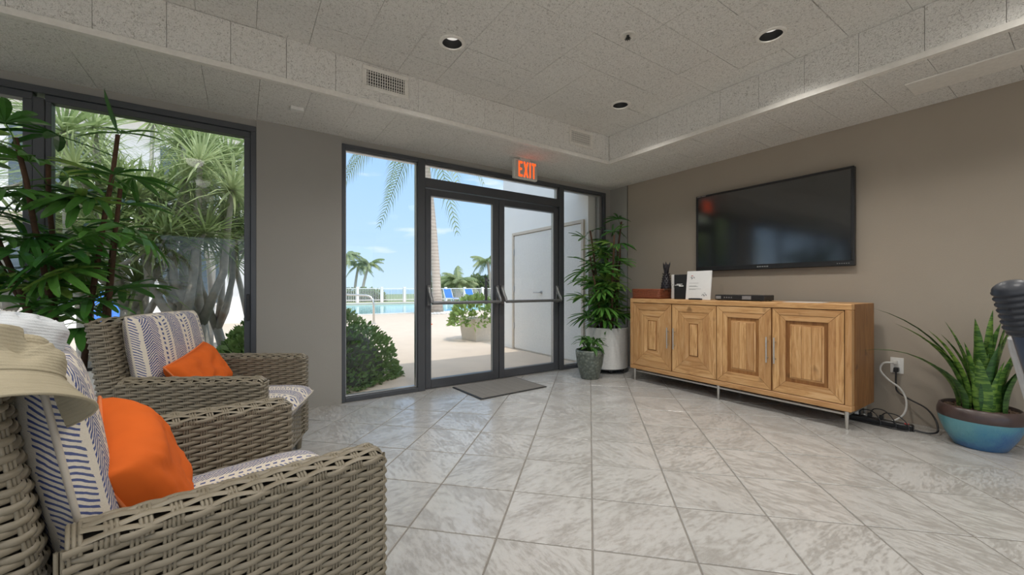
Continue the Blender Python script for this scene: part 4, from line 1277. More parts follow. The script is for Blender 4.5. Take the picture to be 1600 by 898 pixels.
# hats
def hat(label, mat, M4, seed, s=1.0):
    t = empty('bucket_hat', (0, 0, 0), 0, label, 'hat', 'cotton hats on the armchair back')
    t.matrix_local = M4 @ Matrix.Scale(s, 4)
    def wob(th):
        return 1+.022*math.cos(2*th+seed)+.02*math.cos(3*th+seed*2)
    def crown(a, b_):
        th = a*2*PI
        if b_ < .60:
            q = b_/.60; r_ = .096-.016*q; z = .100*q
        else:
            q = (b_-.60)/.40; r_ = .080*(1-q)+.0005; z = .100+.012*math.sin(q*PI/2)
        P = Vector((math.cos(th)*r_, math.sin(th)*r_, z))
        d = noise.noise(P*15+Vector((seed, 0, 0)))*.050+noise.noise(P*30+Vector((0, seed, 3)))*.020
        k = min(1, b_*2.4)
        r2 = r_*wob(th)+d*k*.7
        return (r2*math.cos(th), r2*math.sin(th), z-max(0, -d)*k*1.6*min(1, z/.08))
    m = MB(); m.grid(crown, 56, 28, closed_u=True)
    m.build('crown', mat, t, smooth=True)
    def brim(off):
        def f(a, b_):
            th = a*2*PI; r_ = .096+.046*b_+.012*b_*b_-off*.6; z = -.074*b_+.010*math.cos(2*th+seed)*b_+.0016*math.sin(b_*40)
            w = wob(th)*(1+.03*math.sin(5*th+seed)*b_)
            return (r_*w*math.cos(th), r_*w*math.sin(th), z-off*.6)
        return f
    m = MB(); m.grid(brim(0), 56, 30, closed_u=True); m.grid(brim(.004), 56, 12, closed_u=True)
    f0 = brim(.002)
    m.build('brim', mat, t, smooth=True)
    MB().tube([f0(k/56, 1.0) for k in range(56)], .0034, 6, closed=True).build('brim_edge', mat, t, smooth=True)
    MB().tube([(wob(2*PI*k/48)*.0972*math.cos(2*PI*k/48), wob(2*PI*k/48)*.0972*math.sin(2*PI*k/48), .001) for k in range(48)], .0026, 6, closed=True).build('band_seam', mat, t, smooth=True)
    return t
hp = at(0, 598, .67)
vd = Vector((hp[0], hp[1], 0)).normalized()
ax_ = vd.cross(Vector((0, 0, 1)))
hat('khaki bucket hat hung over the back of the wicker armchair', M['khaki'], Matrix.Translation(hp) @ Matrix.Rotation(R(-25), 4, ax_) @ Matrix.Rotation(R(9), 4, vd), 1.0, .77)
hp2 = at(10, 556, .88)
hat('pale grey sun hat behind the khaki hat', M['hat_white'], Matrix.Translation(hp2) @ Matrix.Rotation(R(-10), 4, ax_) @ Matrix.Rotation(R(12), 4, vd), 4.0, .86)

# ------------------------------------------------------------------ sideboard
t = empty('sideboard', (3.77, 2.083, 0), 0, 'honey wood sideboard with nested panel doors under the television', 'sideboard')
HY = 1.027; D = .50; ZB, ZT = .140, .950
MB().box(.02, D, -HY+.03, HY-.03, ZB+.01, ZT-.03).build('carcass', M['wood_end'], t)
MB().cbox(-.004, D, -HY, HY, ZT-.046, ZT, .004).build('top_board', M['wood_y'], t)
MB().cbox(-.004, D, -HY, HY, ZB, ZB+.046, .004).build('bottom_board', M['wood_y'], t)
for y0, y1 in ((-HY, -HY+.042), (HY-.042, HY)):
    MB().cbox(-.004, .06, y0, y1, ZB+.046, ZT-.046, .004).build('front_stile', M['wood_z'], t)
    MB().cbox(.06, D, y0+.001, y1-.001, ZB+.046, ZT-.046, .003).build('side_panel', M['wood_end'], t)
for k in range(2):
    MB().cbox(.06+k*.22, .28+k*.22, -HY-.003, -HY+.002, ZB+.002, ZT-.002, .001).build('side_plank', M['wood_end'], t)
def mitre(parent, yc, zc, hw0, hz0, hw1, hz1, x0, x1, name='plank'):
    # four mitred boards between two rectangles; outer edge depth x0, inner edge depth x1
    O = [(-hw0, -hz0), (hw0, -hz0), (hw0, hz0), (-hw0, hz0)]; I = [(-hw1, -hz1), (hw1, -hz1), (hw1, hz1), (-hw1, hz1)]
    for k in range(4):
        k2 = (k+1) % 4
        q = [O[k], O[k2], I[k2], I[k]]
        cy = sum(p[0] for p in q)/4; cz = sum(p[1] for p in q)/4
        xs = [x0, x0, x1, x1]
        q = [(p[0]+(cy-p[0])*.006, p[1]+(cz-p[1])*.006) for p in q]
        m = MB()
        m.add([(xs[i], yc+q[i][0]-(yc+cy), zc+q[i][1]-(zc+cz)) for i in range(4)] + [(.022, q[i][0]-cy, q[i][1]-cz) for i in range(4)],
              [(0, 3, 2, 1), (4, 5, 6, 7), (0, 1, 5, 4), (1, 2, 6, 5), (2, 3, 7, 6), (3, 0, 4, 7)])
        m.build(name, M['wood_y' if k % 2 == 0 else 'wood_z'], parent, loc=(0, yc+cy, zc+cz))
zc = (ZB+ZT)/2; hz = (ZT-ZB)/2-.052
edges = [(.945+.037, .487), (.479, .003), (-.001, -.478), (-.486, -.982)]
hn = [(.487+.030), (.479-.030), (-.478+.030), (-.486-.030)]
hn = [.520, .446, -.452, -.512]
for k, (ya, yb) in enumerate(edges):
    yc = (ya+yb)/2; hw = abs(ya-yb)/2-.002
    d = MB().box(.010, .024, yc-hw, yc+hw, zc-hz, zc+hz).build('door', M['wood_end'], t)
    W_ = (.072, .135, .195) if k < 2 else (.052, .098, .140)
    X_ = ((.0, .002), (.006, .003), (.004, .011)) if k < 2 else ((.0, .001), (.005, .002), (.015, .008))
    prev = 0.0
    for w_, x_ in zip(W_, X_):
        mitre(d, yc, zc, hw-prev, hz-prev, hw-w_, hz-w_, *x_); prev = w_+.0012
    iw = hw-prev; ih = hz-prev; n = 1 if k < 2 else 3
    for j in range(n):
        c = yc-iw+2*iw*(j+.5)/n
        MB().cbox(.004, .020, -iw/n+.001, iw/n-.001, -ih, ih, .002).build('plank', M['wood_z'], d, loc=(0, c, zc))
    m = MB(); m.tube([(-.032, hn[k], .43), (-.032, hn[k], .65)], .0065, 8)
    for z in (.47, .61): m.tube([(.006, hn[k], z), (-.032, hn[k], z)], .004, 6)
    m.build('handle', M['steel'], d, smooth=True, sharp=40)
# metal base
m = MB()
for x in (.03, D-.06): m.box(x, x+.018, -HY+.03, HY-.03, .105, .120)
for y in (-HY+.03, -.01, HY-.048): m.box(.03, D-.042, y, y+.018, .105, .120)
m.build('base_frame', M['steel'], t)
for y in (-HY+.04, 0, HY-.04):
    for x in (.035, D-.06):
        m = MB(); m.lathe([(.008, 0), (.009, .004), (.015, .1395), (0, .14)], 10); m.build('leg', M['steel'], t, loc=(x, y, 0), smooth=True, sharp=40)

# ------------------------------------------------------------------ television
t = empty('television', (4.345, 1.918, 1.262), 0, 'large black flat television mounted on the taupe wall', 'television')
TW, THh = .718, .858
MB().cbox(.0, .045, -TW, TW, 0, THh, .006).build('case', M['black'], t)
m = MB()
for a in ((-TW, TW, 0, .050), (-TW, TW, THh-.022, THh), (-TW, -TW+.022, .050, THh-.022), (TW-.022, TW, .050, THh-.022)):
    m.cbox(-.012, .002, a[0], a[1], a[2], a[3], .004)
m.build('bezel', M['black'], t)
MB().box(-.004, 0, -TW+.022, TW-.022, .050, THh-.022).build('screen', M['screen'], t)
m = MB()
for k in range(5): m.box(-.0135, -.012, .058-k*.022-.016, .058-k*.022, .020, .031)
m.build('maker_mark', M['alu'], t)
m = MB()
for k in range(6): m.box(-.0135, -.012, -.60-k*.016-.008, -.60-k*.016, .021, .026)
m.build('button_marks', M['alu'], t)
m = MB()
for y0, y1 in ((.655, .70), (.60, .648)): m.box(-.0135, -.012, y0, y1, THh-.014, THh-.008)
m.build('corner_print', M['alu'], t)
MB().cbox(.045, .055, -.25, .25, .2, .6, .002).build('wall_bracket', M['black'], t)

# ------------------------------------------------------------------ things on the sideboard
ZT_ = .950
t = empty('basket_tray', (3.92, 2.93, ZT_), R(4), 'red brown woven basket tray on the end of the sideboard', 'basket')
hw, hl, hh_ = .12, .175, .115
m = MB()
m.box(-hw, hw, -hl, hl, 0, .012)
m.build('bottom', M['basket'], t)
for k in range(6):
    z = .012+k*.0165; g = .004*k/5
    m = MB()
    pts = []
    for (sx_, sy_) in ((-1, -1), (1, -1), (1, 1), (-1, 1)):
        c = (sx_*(hw+g-.03), sy_*(hl+g-.03)); a0 = math.atan2(sy_, sx_)-PI/4
        pts += [(c[0]+.03*math.cos(a0+q*PI/8), c[1]+.03*math.sin(a0+q*PI/8), z+.008) for q in range(5)]
    m.tube(pts, .0095, 7, closed=True); m.build('coil', M['basket'], t, smooth=True)
for s_ in (-1, 1):
    m = MB(); m.tube([(-.05, s_*(hl+.008), .075), (-.05, s_*(hl+.018), .105), (.05, s_*(hl+.018), .105), (.05, s_*(hl+.008), .075)], .006, 6)
    m.build('handle', M['cane'], t, smooth=True)
t = empty('pineapple_ornament', (4.10, 2.86, ZT_), 0, 'dark silvery pineapple shaped ornament behind the basket', 'ornament')
MB().lathe([(.05, 0), (.052, .012), (.02, .03), (.018, .10), (.0, .11)], 20).build('stand', M['pinecone'], t, smooth=True, sharp=50)
me = MB().add([(0, 0, -.014), (.006, .011, .002), (.016, 0, .018), (.006, -.011, .002), (0, 0, .006)], [(0, 3, 2, 1), (4, 1, 2), (4, 2, 3), (0, 1, 4), (0, 4, 3)]).mesh('scale', M['pinecone'])
m = MB(); m.lathe([(.0, .07), (.05, .085), (.058, .13), (.048, .20), (.030, .27), (.0, .31)], 20); m.build('fruit', M['pinecone'], t, smooth=True)
for ring in range(8):
    z = .090+ring*.027; r_ = .060-.0042*ring
    for k in range(10):
        a = 2*PI*(k+.5*(ring % 2))/10
        inst('scale', me, t, loc=(r_*math.cos(a), r_*math.sin(a), z), rot=(0, 0, a))
crown_m = MB().add([(0, -.012, 0), (0, .012, 0), (.012, -.014, .05), (.012, .014, .05), (.03, 0, .12)], [(0, 1, 3, 2), (2, 3, 4)]).mesh('crown_leaf', M['pinecone'])
for k in range(14):
    a = k*2.399; inst('crown_leaf', crown_m, t, loc=(.014*math.cos(a), .014*math.sin(a), .27+.004*k), rot=(0, -R(16-k*1.6), a), scale=(1.2, 1.5, .7+.02*k))
fr_ = empty('photo_frame', (4.0, 2.665, ZT_), R(-6), 'narrow pale speckled frame edge beside the black binder', 'frame')
MB().cbox(-.02, .02, -.05, .05, 0, .27, .003).build('board', M['paper'], fr_)
m = MB(); rg = random.Random(8)
for k in range(9): 
    y = rg.uniform(-.045, .035); z = rg.uniform(.03, .24); m.box(-.0215, -.020, y, y+rg.uniform(.006, .014), z, z+rg.uniform(.01, .025))
m.build('speckle_print', M['hedge'], fr_)
b_ = empty('binder', (3.955, 2.563, ZT_), R(3), 'black binder standing upright with small white print', 'binder')
MB().cbox(-.014, .014, -.088, .088, 0, .268, .003).build('cover', M['black'], b_)
m = MB()
for a in ((.012, .062, .150, .157), (-.010, .055, .160, .166), (-.022, .030, .138, .150), (.066, .074, .148, .156)): m.box(-.0152, -.0140, *a)
m.build('white_print', M['paper'], b_)
s_ = empty('sign_holder', (3.90, 2.352, ZT_), R(2), 'white printed card sign standing in front of the television', 'sign')
m = MB(); m.cbox(-.006, .006, -.132, .132, 0, .30, .002, Matrix.Rotation(R(7), 4, 'Y')); m.build('card', M['paper'], s_)
m = MB(); mt = Matrix.Rotation(R(7), 4, 'Y')
rg = random.Random(4)
for a, b2, z in ((.03, .10, .172), (.05, .10, .142), (.035, .10, .136), (.0, .10, .112), (.055, .10, .104)): m.box(-.0072, -.006, a-.03, b2, z, z+.0022, mt)
for k in range(6): m.box(-.0072, -.006, .046+k*.009, .052+k*.009, .222+.010*math.sin(k*1.7), .236+.006*math.sin(k*2.3), mt)
for k in range(6): m.box(-.0072, -.006, -.092+k*.009, -.086+k*.009, .042+.008*math.sin(k*1.9), .056+.006*math.sin(k*2.1), mt)
m.box(-.0072, -.006, -.08, -.062, .068, .072, mt)
m.build('print', M['ink'], s_)
m = MB(); m.box(-.0072, -.006, .062, .085, .246, .253, mt); m.build('red_print', M['ink_red'], s_)
rm = empty('remote_control', (3.835, 2.34, ZT_), R(2), 'small black remote lying in front of the white card sign', 'remote')
MB().cbox(-.022, .022, -.065, .065, 0, .016, .005).build('shell', M['black'], rm)
m = MB()
for i in range(5):
    for j in range(2): m.cbox(-.012+j*.014, -.002+j*.014, -.045+i*.02, -.033+i*.02, .016, .0185, .001)
m.build('buttons', M['ink'], rm)
cb = empty('cable_box', (4.0, 1.945, ZT_), 0, 'slim black cable box on the sideboard under the television', 'cable box')
MB().cbox(-.10, .10, -.225, .225, .005, .055, .004).build('case', M['black'], cb)
MB().box(-.102, -.100, -.115, -.035, .014, .046).build('display', M['ink'], cb)
MB().box(-.102, -.100, .165, .215, .016, .044).build('silver_panel', M['alu'], cb)
m = MB()
for k in range(4): m.lathe([(.006, 0), (.006, .003), (0, .0032)], 10, Matrix.Translation((-.100, .13-k*.022, .03)) @ Matrix.Rotation(-PI/2, 4, 'Y'))
m.build('buttons', M['ink'], cb)
m = MB()
for y in (-.2, .2):
    for x in (-.08, .08): m.box(x-.01, x+.01, y-.01, y+.01, 0, .006)
m.build('feet', M['rubber'], cb)
br = empty('clear_brochure_stand', (4.06, 2.205, ZT_), 0, 'small clear stand beside the white card sign', 'stand')
MB().cbox(-.03, .03, -.03, .03, 0, .006, .001).build('foot', M['glass'], br)
MB().cbox(-.004, .004, -.03, .03, .006, .16, .001, Matrix.Rotation(R(8), 4, 'Y')).build('plate', M['glass'], br)
p1 = MB().box(-.10, .10, -.14, .14, 0, .002).build('paper_sheet', M['paper'], loc=(3.96, 1.42, ZT_+.0005), rot=(0, 0, R(5)))
tag(p1, 'white paper sheet lying flat on the bare end of the sideboard', 'paper')

# ------------------------------------------------------------------ doormat
t = empty('doormat', (2.30, 3.645, .001), R(2.5), 'flat grey doormat on the tiles before the glass doors', 'doormat')
MB().cbox(-.42, .42, -.29, .29, 0, .008, .003).build('backing', M['rubber'], t)
me = MB().cbox(-.40, .40, -.004, .004, .006, .012, .0015).mesh('rib', M['mat_grey'])
for k in range(46): inst('rib', me, t, loc=(0, -.27+.54*k/45, 0))

# ------------------------------------------------------------------ pots and plants
def fan_leaf(seed, n, L, w, spread, pet, droop):
    rg = random.Random(seed); m = MB()
    pts = [(pet*i/4, 0, .10*pet*math.sin(PI*i/8)) for i in range(5)]
    m.tube(pts, .0028, 4)
    o = Vector(pts[-1])
    for k in range(n):
        a = (k-(n-1)/2)/max(1, (n-1)/2)*spread + rg.uniform(-.06, .06)
        l = L*(1-.22*abs(a)/spread)*rg.uniform(.85, 1.1); ww = w*rg.uniform(.85, 1.1)
        d = Vector((math.cos(a), math.sin(a), rg.uniform(-.06, .14))); s_ = Vector((-math.sin(a), math.cos(a), 0))
        st = []
        for t_, q in ((0, .22), (.2, .62), (.5, 1.0), (.8, .85), (.95, .5), (1.0, .12)):
            c = o+d*l*t_+Vector((0, 0, -droop*l*t_*t_))
            st.append((c+s_*ww/2*q+Vector((0, 0, .14*ww*q)), c-Vector((0, 0, .06*ww)), c-s_*ww/2*q+Vector((0, 0, .14*ww*q))))
        vs = [p for r_ in st for p in r_]; fs = []
        for i in range(5):
            fs += [(3*i, 3*i+1, 3*i+4, 3*i+3), (3*i+1, 3*i+2, 3*i+5, 3*i+4)]
        m.add(vs, fs)
    return m
def leafset(tagname, L, w, pet, seeds, mat): return [fan_leaf(s_, 5+(s_ % 4), L, w, 1.25+.12*(s_ % 3), pet*(.8+.15*(s_ % 3)), .18+.13*(s_ % 4)).mesh('leaf', mat) for s_ in seeds]
LA = leafset('a', .30, .046, .20, range(1, 8), M['rhapis'])
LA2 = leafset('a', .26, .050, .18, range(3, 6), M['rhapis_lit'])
def cane_palm(t, canes, leaves, lit, rs, allow, z0):
    rg = random.Random(rs)
    for (cx, cy, lx, ly, ht, nl, zlow) in canes:
        pts = [(cx+lx*(i/6)**1.3+rg.uniform(-.006, .006), cy+ly*(i/6)**1.3, z0+(ht-z0)*i/6) for i in range(7)]
        MB().tube(pts, [.016-.005*i/6 for i in range(7)], 8).build('cane', M['cane'], t, smooth=True)
        a = rg.uniform(0, 6)
        for k in range(nl):
            f = zlow+(1-zlow)*(k+.5)/nl
            i = min(5, int(f*6)); g = f*6-i
            p = Vector(pts[i]).lerp(Vector(pts[i+1]), g)
            for tr_ in range(12):
                a += 2.399+rg.uniform(-.4, .4)
                if allow(p.x+.52*math.cos(a), p.y+.52*math.sin(a)): break
            else: continue
            pit = rg.uniform(-.15, .55)+.55*max(0, f-.75)*2
            s_ = rg.uniform(.8, 1.12)*(1 if f < .95 else .9)
            mt = Matrix.Translation(p) @ Matrix.Rotation(a, 4, 'Z') @ Matrix.Rotation(-pit, 4, 'Y') @ Matrix.Rotation(rg.uniform(-.5, .5), 4, 'X') @ Matrix.Scale(s_, 4)
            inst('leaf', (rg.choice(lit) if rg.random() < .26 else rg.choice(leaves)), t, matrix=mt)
# white box planter behind the armchairs
PXX, PYY = -.80, 3.42
t = empty('box_planter', (PXX, PYY, 0), 0, 'white square planter half hidden behind the wicker armchairs', 'planter')
m = MB(); s1, s2 = .195, .225
m.add([(-s1, -s1, 0), (s1, -s1, 0), (s1, s1, 0), (-s1, s1, 0), (-s2, -s2, .60), (s2, -s2, .60), (s2, s2, .60), (-s2, s2, .60), (-s2+.02, -s2+.02, .60), (s2-.02, -s2+.02, .60), (s2-.02, s2-.02, .60), (-s2+.02, s2-.02, .60),
       (-s2+.03, -s2+.03, .54), (s2-.03, -s2+.03, .54), (s2-.03, s2-.03, .54), (-s2+.03, s2-.03, .54)],
      [(3, 2, 1, 0), (0, 1, 5, 4), (1, 2, 6, 5), (2, 3, 7, 6), (3, 0, 4, 7), (4, 5, 9, 8), (5, 6, 10, 9), (6, 7, 11, 10), (7, 4, 8, 11), (8, 9, 13, 12), (9, 10, 14, 13), (10, 11, 15, 14), (11, 8, 12, 15)])
m.build('tub', M['pot_white'], t)
m = MB(); m.grid(lambda a, b_: ((a-.5)*.395, (b_-.5)*.395, .56+.02*noise.noise(Vector((a*9, b_*9, 2)))), 16, 16); m.build('soil', M['soil'], t, smooth=True)
pl = empty('lady_palm', (PXX, PYY, .56), 0, 'tall cane palm with broad finger leaves by the garden window', 'plant')
def allow1(x, y): return PYY+y < 3.97 and PXX+x < -.36
cane_palm(pl, [(.02, -.05, .16, -.02, 1.44, 12, .25), (-.10, .02, -.02, -.08, 1.22, 12, .2), (.08, .06, .10, -.10, 1.12, 12, .15), (-.05, -.10, -.14, -.12, 1.30, 12, .2), (.12, -.08, .06, -.10, .80, 8, .2), (-.12, -.05, -.30, -.10, 1.22, 12, .2), (-.14, .08, -.42, -.05, 1.18, 11, .3)],
          LA, LA2, 5, allow1, 0.0)
sp_ = MB(); 
for s_ in (-1, 1):
    sp_.add([(0, 0, 0), (s_*.014, .004, .10), (s_*.010, .006, .22), (0, 0, .28), (0, -.006, .12)], [(0, 1, 4), (1, 2, 3, 4)])
sp_.build('spear_leaf', M['rhapis'], pl, loc=(.18, -.07, 1.43), rot=(R(-6), R(-12), R(40)))
# white cylinder pot on castors with lady palm
t = empty('cylinder_pot', (3.93, 3.62, 0), 0, 'white cylinder pot on castors between glazing and sideboard', 'pot')
MB().lathe([(.245, .055), (.262, .065), (.266, .565), (.258, .572), (.248, .565), (.246, .50), (.0, .50)], 48).build('tub', M['pot_white'], t, smooth=True, sharp=40)
MB().lathe([(.0, .505), (.12, .512), (.246, .505)], 32).build('soil', M['mulch'], t, smooth=True)
MB().lathe([(.225, .040), (.23, .045), (.23, .055), (.0, .056)], 32).build('dolly', M['black'], t, smooth=True, sharp=40)
for k in range(5):
    a = R(20)+2*PI*k/5
    w_ = MB().lathe([(.0, -.012), (.018, -.012), (.0205, -.008), (.0205, .008), (.018, .012), (.0, .012)], 18, Matrix.Rotation(PI/2, 4, 'X')).build('castor', M['rubber'], t, loc=(.19*math.cos(a), .19*math.sin(a), .0205), rot=(0, 0, a), smooth=True, sharp=50)
    MB().box(-.006, .006, -.016, .016, .0, .022).build('fork', M['steel'], w_)
pl = empty('lady_palm', (3.93, 3.62, .505), 0, 'bushy lady palm in the white cylinder pot beside the sideboard', 'plant')
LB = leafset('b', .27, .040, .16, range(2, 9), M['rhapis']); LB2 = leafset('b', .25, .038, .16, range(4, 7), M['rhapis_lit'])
def allow2(x, y): return 3.62+y < 3.99 and 3.93+x < 4.36 and not (3.62+y < 3.2 and x > -.25)
rg = random.Random(12); cs = []
for k in range(9):
    a = k*2.399; r_ = .05+.13*(k/9)
    cs.append((r_*math.cos(a), r_*math.sin(a), -.16*rg.random()-.02+.10*math.cos(a), -.10*rg.random()+.05*math.sin(a), .55+.75*((k*5) % 9)/9, 10, .12))
cs.append((.05, -.02, .07, -.12, 1.42, 8, .3)); cs.append((-.08, .02, -.16, .04, 1.30, 9, .3))
cane_palm(pl, cs, LB, LB2, 9, allow2, 0.0)
# small grey green pot
t = empty('ceramic_pot', (3.43, 3.43, 0), 0, 'grey green embossed pot standing before the white cylinder pot', 'pot')
MB().lathe([(.0, 0), (.098, 0), (.106, .008), (.150, .17), (.166, .29), (.168, .335), (.158, .342), (.150, .335), (.148, .29), (.0, .288)], 40).build('body', M['pot_grey'], t, smooth=True, sharp=60)
MB().lathe([(.0, .300), (.10, .296), (.149, .290)], 24).build('soil', M['soil'], t, smooth=True)
pl = empty('leafy_pot_plant', (3.43, 3.43, .29), 0, 'small leafy plant in the grey green embossed pot', 'plant')
def oval_leaf(seed):
    rg = random.Random(seed); m = MB(); L = .15; st = []
    for t_, q in ((0, .1), (.2, .7), (.5, 1), (.8, .6), (1, .05)):
        c = Vector((L*t_, 0, .04*math.sin(PI*t_)-.05*t_*t_)); w = .030*q
        st += [c+Vector((0, w, .006)), c, c+Vector((0, -w, .006))]
    fs = []
    for i in range(4): fs += [(3*i, 3*i+1, 3*i+4, 3*i+3), (3*i+1, 3*i+2, 3*i+5, 3*i+4)]
    return m.add(st, fs)
ol = oval_leaf(1).mesh('leaf', M['potleaf']); rg = random.Random(2)
for k in range(30):
    a = k*2.399; h_ = rg.uniform(.03, .14); r_ = rg.uniform(.01, .08)
    p = Vector((r_*math.cos(a), r_*math.sin(a), h_))
    MB().tube([(0, 0, 0), p*.6+Vector((0, 0, .02)), p], .003, 5).build('stem', M['petiole'], pl)
    inst('leaf', ol, pl, loc=p, rot=(rg.uniform(-.3, .3), -rg.uniform(-.1, .8), a), scale=(1, 1, 1))
# blue pot with snake plant
BX, BY = 4.145, .475
t = empty('blue_pot', (BX, BY, 0), 0, 'round blue glazed pot with brown rim on the floor by the taupe wall', 'pot')
MB().lathe([(.0, 0), (.118, 0), (.126, .006), (.168, .085), (.192, .150), (.2005, .193)], 48).build('body', M['pot_blue'], t, smooth=True, sharp=60)
MB().lathe([(.2000, .193), (.203, .200), (.202, .235), (.192, .268), (.182, .274), (.174, .266), (.172, .235), (.0, .232)], 48).build('rim_band', M['pot_brown'], t, smooth=True, sharp=60)
so = MB().lathe([(.0, .252), (.09, .250), (.173, .243)], 28).build('soil', M['mulch'], t, smooth=True)
m = MB(); rg = random.Random(6)
for k in range(220):
    a = rg.uniform(0, 6.3); r_ = .17*math.sqrt(rg.random()); s_ = rg.uniform(.006, .014)
    m.box(-s_, s_, -s_*.5, s_*.5, -s_*.3, s_*.3, Matrix.Translation((r_*math.cos(a), r_*math.sin(a), .254)) @ Matrix.Rotation(rg.uniform(0, 3), 4, 'Z') @ Matrix.Rotation(rg.uniform(-.6, .6), 4, 'X'))
o = m.build('bark_chips', M['mulch'], t); o['kind'] = 'stuff'
pl = empty('snake_plant', (BX, BY, .245), 0, 'snake plant with banded sword leaves in the blue pot', 'plant')
rg = random.Random(31)
def sword(L, w, lean, az, tw, cup=.25, seed=0):
    m = MB(); n = 10; vs = []; fs = []
    for i in range(n+1):
        t_ = i/n; q = (.55+.45*math.sin(PI*min(1, t_*1.3+.1)))*(1 if t_ < .7 else max(.03, 1-((t_-.7)/.3)**1.6))
        ang = lean*(t_**1.2)
        c = Vector((L*t_*math.sin(ang), 0, L*t_*math.cos(ang)))
        s_ = Vector((-math.sin(tw*t_)*.6, math.cos(tw*t_), 0))*w/2*q
        bk_ = Vector((math.cos(ang), 0, -math.sin(ang)))*w*q*cup
        vs += [c+s_-bk_*.6, c+s_*.55, c+bk_*.25, c-s_*.55, c-s_-bk_*.6]
    for i in range(n):
        for j in range(4): fs.append((5*i+j, 5*i+j+1, 5*i+6+j, 5*i+5+j))
    m.add(vs, fs, Matrix.Rotation(az, 4, 'Z'))
    return m
# bearings are room directions: y+ is towards the sideboard
for k, (x, y, L, w, lean, az, tw) in enumerate([
    (-.02, -.03, .60, .074, .12, -1.0, .3), (.03, -.06, .64, .070, .10, -1.3, -.2), (-.05, .02, .46, .066, .10, 2.0, .4), (.02, .03, .52, .070, .30, 1.7, .3),
    (-.03, .07, .66, .058, .55, 1.75, .5), (.03, .08, .82, .044, .62, 1.65, .8), (-.04, .09, .62, .038, .98, 1.9, .4), (.0, .05, .50, .060, .42, 1.9, -.4),
    (-.07, -.07, .36, .052, .14, -2.0, .2), (.05, -.09, .56, .066, .26, -1.5, .3), (.0, -.10, .44, .062, .40, -1.6, -.3), (-.08, .0, .30, .05, .2, 2.6, .2),
    (.06, .0, .58, .062, .12, .4, .5), (-.06, -.03, .40, .058, .10, -2.6, -.3), (.01, -.03, .68, .055, .06, -.6, .2), (-.02, .10, .40, .05, .62, 1.6, .2), (-.09, .06, .34, .05, .5, 2.2, .2),
    (-.08, -.05, .46, .074, .12, -2.2, .3), (-.03, -.09, .52, .070, .22, -1.8, .2), (.06, -.05, .60, .074, .16, -1.2, -.3), (-.10, -.02, .38, .064, .16, 3.0, .2), (-.05, .05, .56, .066, .34, 1.9, .3), (.04, .04, .60, .066, .22, 1.5, .2), (-.04, -.12, .48, .060, .34, -1.7, .3), (.0, .0, .62, .072, .05, 2.5, .2)]):
    lf = sword(L, w*1.5, lean, az, tw).build('leaf', M['snake'], pl, smooth=True, loc=(x, y, 0))

# ------------------------------------------------------------------ outlet, cords, power strip
t = empty('wall_outlet', (XB-.0005, .942, .445), 0, 'white wall outlet on the taupe wall beside the blue pot', 'outlet')
MB().cbox(-.007, 0, -.040, .040, -.063, .063, .002).build('plate', M['white_paint'], t)
for z in (-.025, .025): MB().cbox(-.010, -.006, -.018, .018, z-.016, z+.016, .002).build('socket', M['paper'], t)
t = empty('power_strip', (4.155, 1.0, 0), R(3), 'black power strip lying on the floor beside the sideboard', 'power strip')
MB().cbox(-.030, .030, -.20, .20, 0, .042, .006).build('case', M['black'], t)
for k in range(5): MB().cbox(-.016, .016, -.09+k*.06-.014, -.09+k*.06+.014, .041, .0445, .001).build('socket', M['rubber'], t)
MB().cbox(-.008, .008, -.175, -.150, .041, .047, .001).build('switch', M['orange_led'], t)
def bez(pts, n=10):
    # catmull-rom
    P = [Vector(p) for p in pts]; P = [P[0]*2-P[1]] + P + [P[-1]*2-P[-2]]; out = []
    for i in range(1, len(P)-2):
        for k in range(n):
            t_ = k/n
            out.append(.5*((2*P[i])+(-P[i-1]+P[i+1])*t_+(2*P[i-1]-5*P[i]+4*P[i+1]-P[i+2])*t_*t_+(-P[i-1]+3*P[i]-3*P[i+1]+P[i+2])*t_**3))
    out.append(P[-2]); return out
t = empty('white_cord', (0, 0, 0), 0, 'white power cord curling from the outlet down to the strip', 'cord')
MB().cbox(4.352, 4.389, .935, .962, .458, .485, .004).build('plug', M['white_cord'], t)
MB().tube(bez([(4.355, .955, .470), (4.335, 1.01, .46), (4.335, 1.03, .40), (4.335, .98, .33), (4.34, .91, .27), (4.335, .875, .18), (4.31, .885, .08), (4.26, .95, .012), (4.22, 1.02, .012), (4.192, 1.06, .03), (4.16, 1.09, .055)]), .0072, 8).build('cable', M['white_cord'], t, smooth=True)
t = empty('black_cord', (0, 0, 0), 0, 'black power cord looping from the outlet over the floor to the strip end', 'cord')
m = MB(); m.cbox(4.348, 4.389, .925, .955, .395, .432, .005); m.build('plug', M['black'], t)
MB().tube(bez([(4.358, .94, .40), (4.36, .94, .30), (4.36, .93, .24), (4.34, .86, .20), (4.30, .76, .16), (4.24, .70, .10), (4.19, .68, .03), (4.15, .72, .012), (4.14, .80, .015)]), .0062, 8).build('cable', M['black'], t, smooth=True)
t = empty('adapter_cord', (0, 0, 0), 0, 'thin black cord loops plugged into the power strip top', 'cord')
for k, (y0, y1, top) in enumerate(((1.05, .90, .115), (1.12, .99, .095), (.98, .83, .10))):
    m = MB(); m.cbox(4.142, 4.168, y0-.013, y0+.013, .046, .075, .003); m.build('plug', M['black'], t)
    MB().tube(bez([(4.155, y0, .072), (4.15, y0-.03, top), (4.14, (y0+y1)/2-.02, top), (4.12, y1, .06), (4.105, y1-.01, .010), (4.09, y1+.08, .008), (4.10, y0+.10, .008)]), .0042, 6).build('cable', M['black'], t, smooth=True)
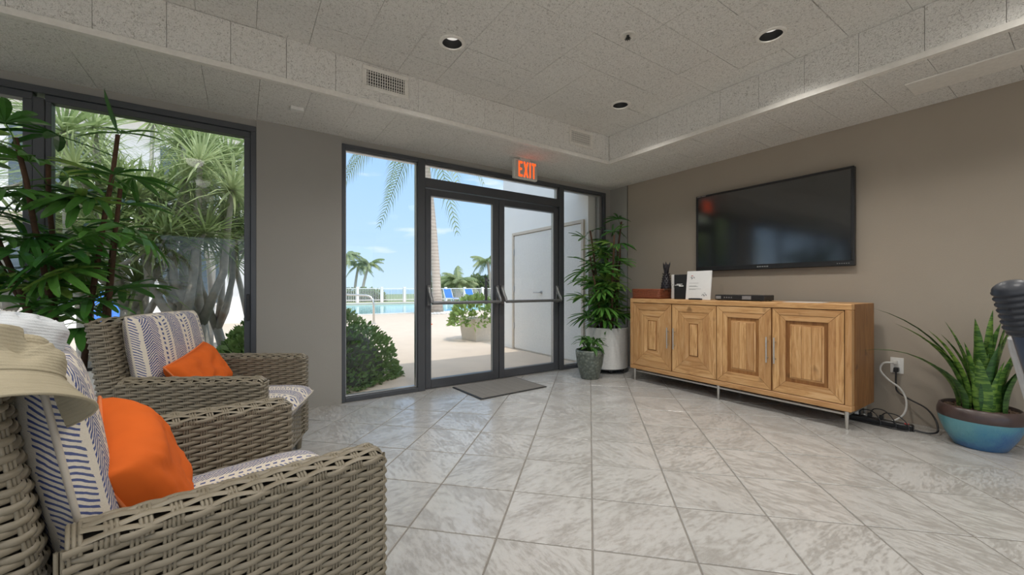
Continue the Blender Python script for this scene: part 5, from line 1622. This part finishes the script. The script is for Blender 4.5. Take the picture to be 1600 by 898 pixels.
m = MB(); m.cbox(4.14, 4.17, 1.115, 1.145, .045, .095, .004); wp = m.build('plug_adapter', M['white_cord']); tag(wp, 'small white adapter plugged into the power strip by the sideboard', 'adapter')

# ------------------------------------------------------------------ exercise machine arm at the picture edge
g0_ = at(1583, 452, .86); g1_ = at(1606, 520, .86)
g0_, g1_ = Vector(g0_), Vector(g1_)
dr = (g1_-g0_).normalized()
low = g0_+dr*1.05
low = Vector((low.x, low.y, .06))
t = empty('exercise_machine', (low.x, low.y, 0), 0, 'exercise machine arm with ribbed black grip cut off by the frame edge', 'exercise machine')
L_ = Vector((low.x, low.y, 0))
m = MB(); m.tube([g0_-L_+dr*.07, g0_-L_+dr*.55, low-L_], [.024, .024, .026], 14); m.build('arm_tube', M['blue_tube'], t, smooth=True, sharp=50)
pts = []; rad = []
for i in range(7):
    q = i/6*PI/2; pts.append(g0_-L_-dr*(.020*math.cos(q))); rad.append(max(.001, .0315*math.sin(q)))
for i in range(1, 46):
    s_ = i/45; pts.append(g0_-L_+dr*(.105*s_)); rad.append(.0315+.0022*math.sin(s_*2*PI*8)-.008*max(0, s_-.85)/.15)
m = MB(); m.tube(pts, rad, 18); m.build('grip', M['grip'], t, smooth=True)
b0 = Vector(at(1582, 528, .90)); b1 = Vector(at(1604, 600, .92))
m = MB(); dd = (b1-b0).normalized()
m.tube([b0-L_, b0-L_+dd*.02, b1-L_, b1-L_+dd*.35], [.008, .011, .011, .011], 10); m.build('side_bar', M['chrome_tube'], t, smooth=True, sharp=50)
fr = Vector((math.sin(R(34)), math.cos(R(34)), 0)); 
m = MB(); m.cbox(-.30, .30, -.035, .035, 0, .06, .01, Matrix.Rotation(R(-20), 4, 'Z')); m.build('floor_rail', M['black'], t)
m = MB(); m.cbox(-.03, .03, -.75, .08, .02, .08, .01, Matrix.Rotation(R(-20), 4, 'Z')); m.build('base_beam', M['blue_tube'], t)
m = MB(); m.tube([(b1-L_+dd*.34).to_tuple(), (.0, -.10, .07)], .014, 10); m.build('brace', M['chrome_tube'], t, smooth=True)
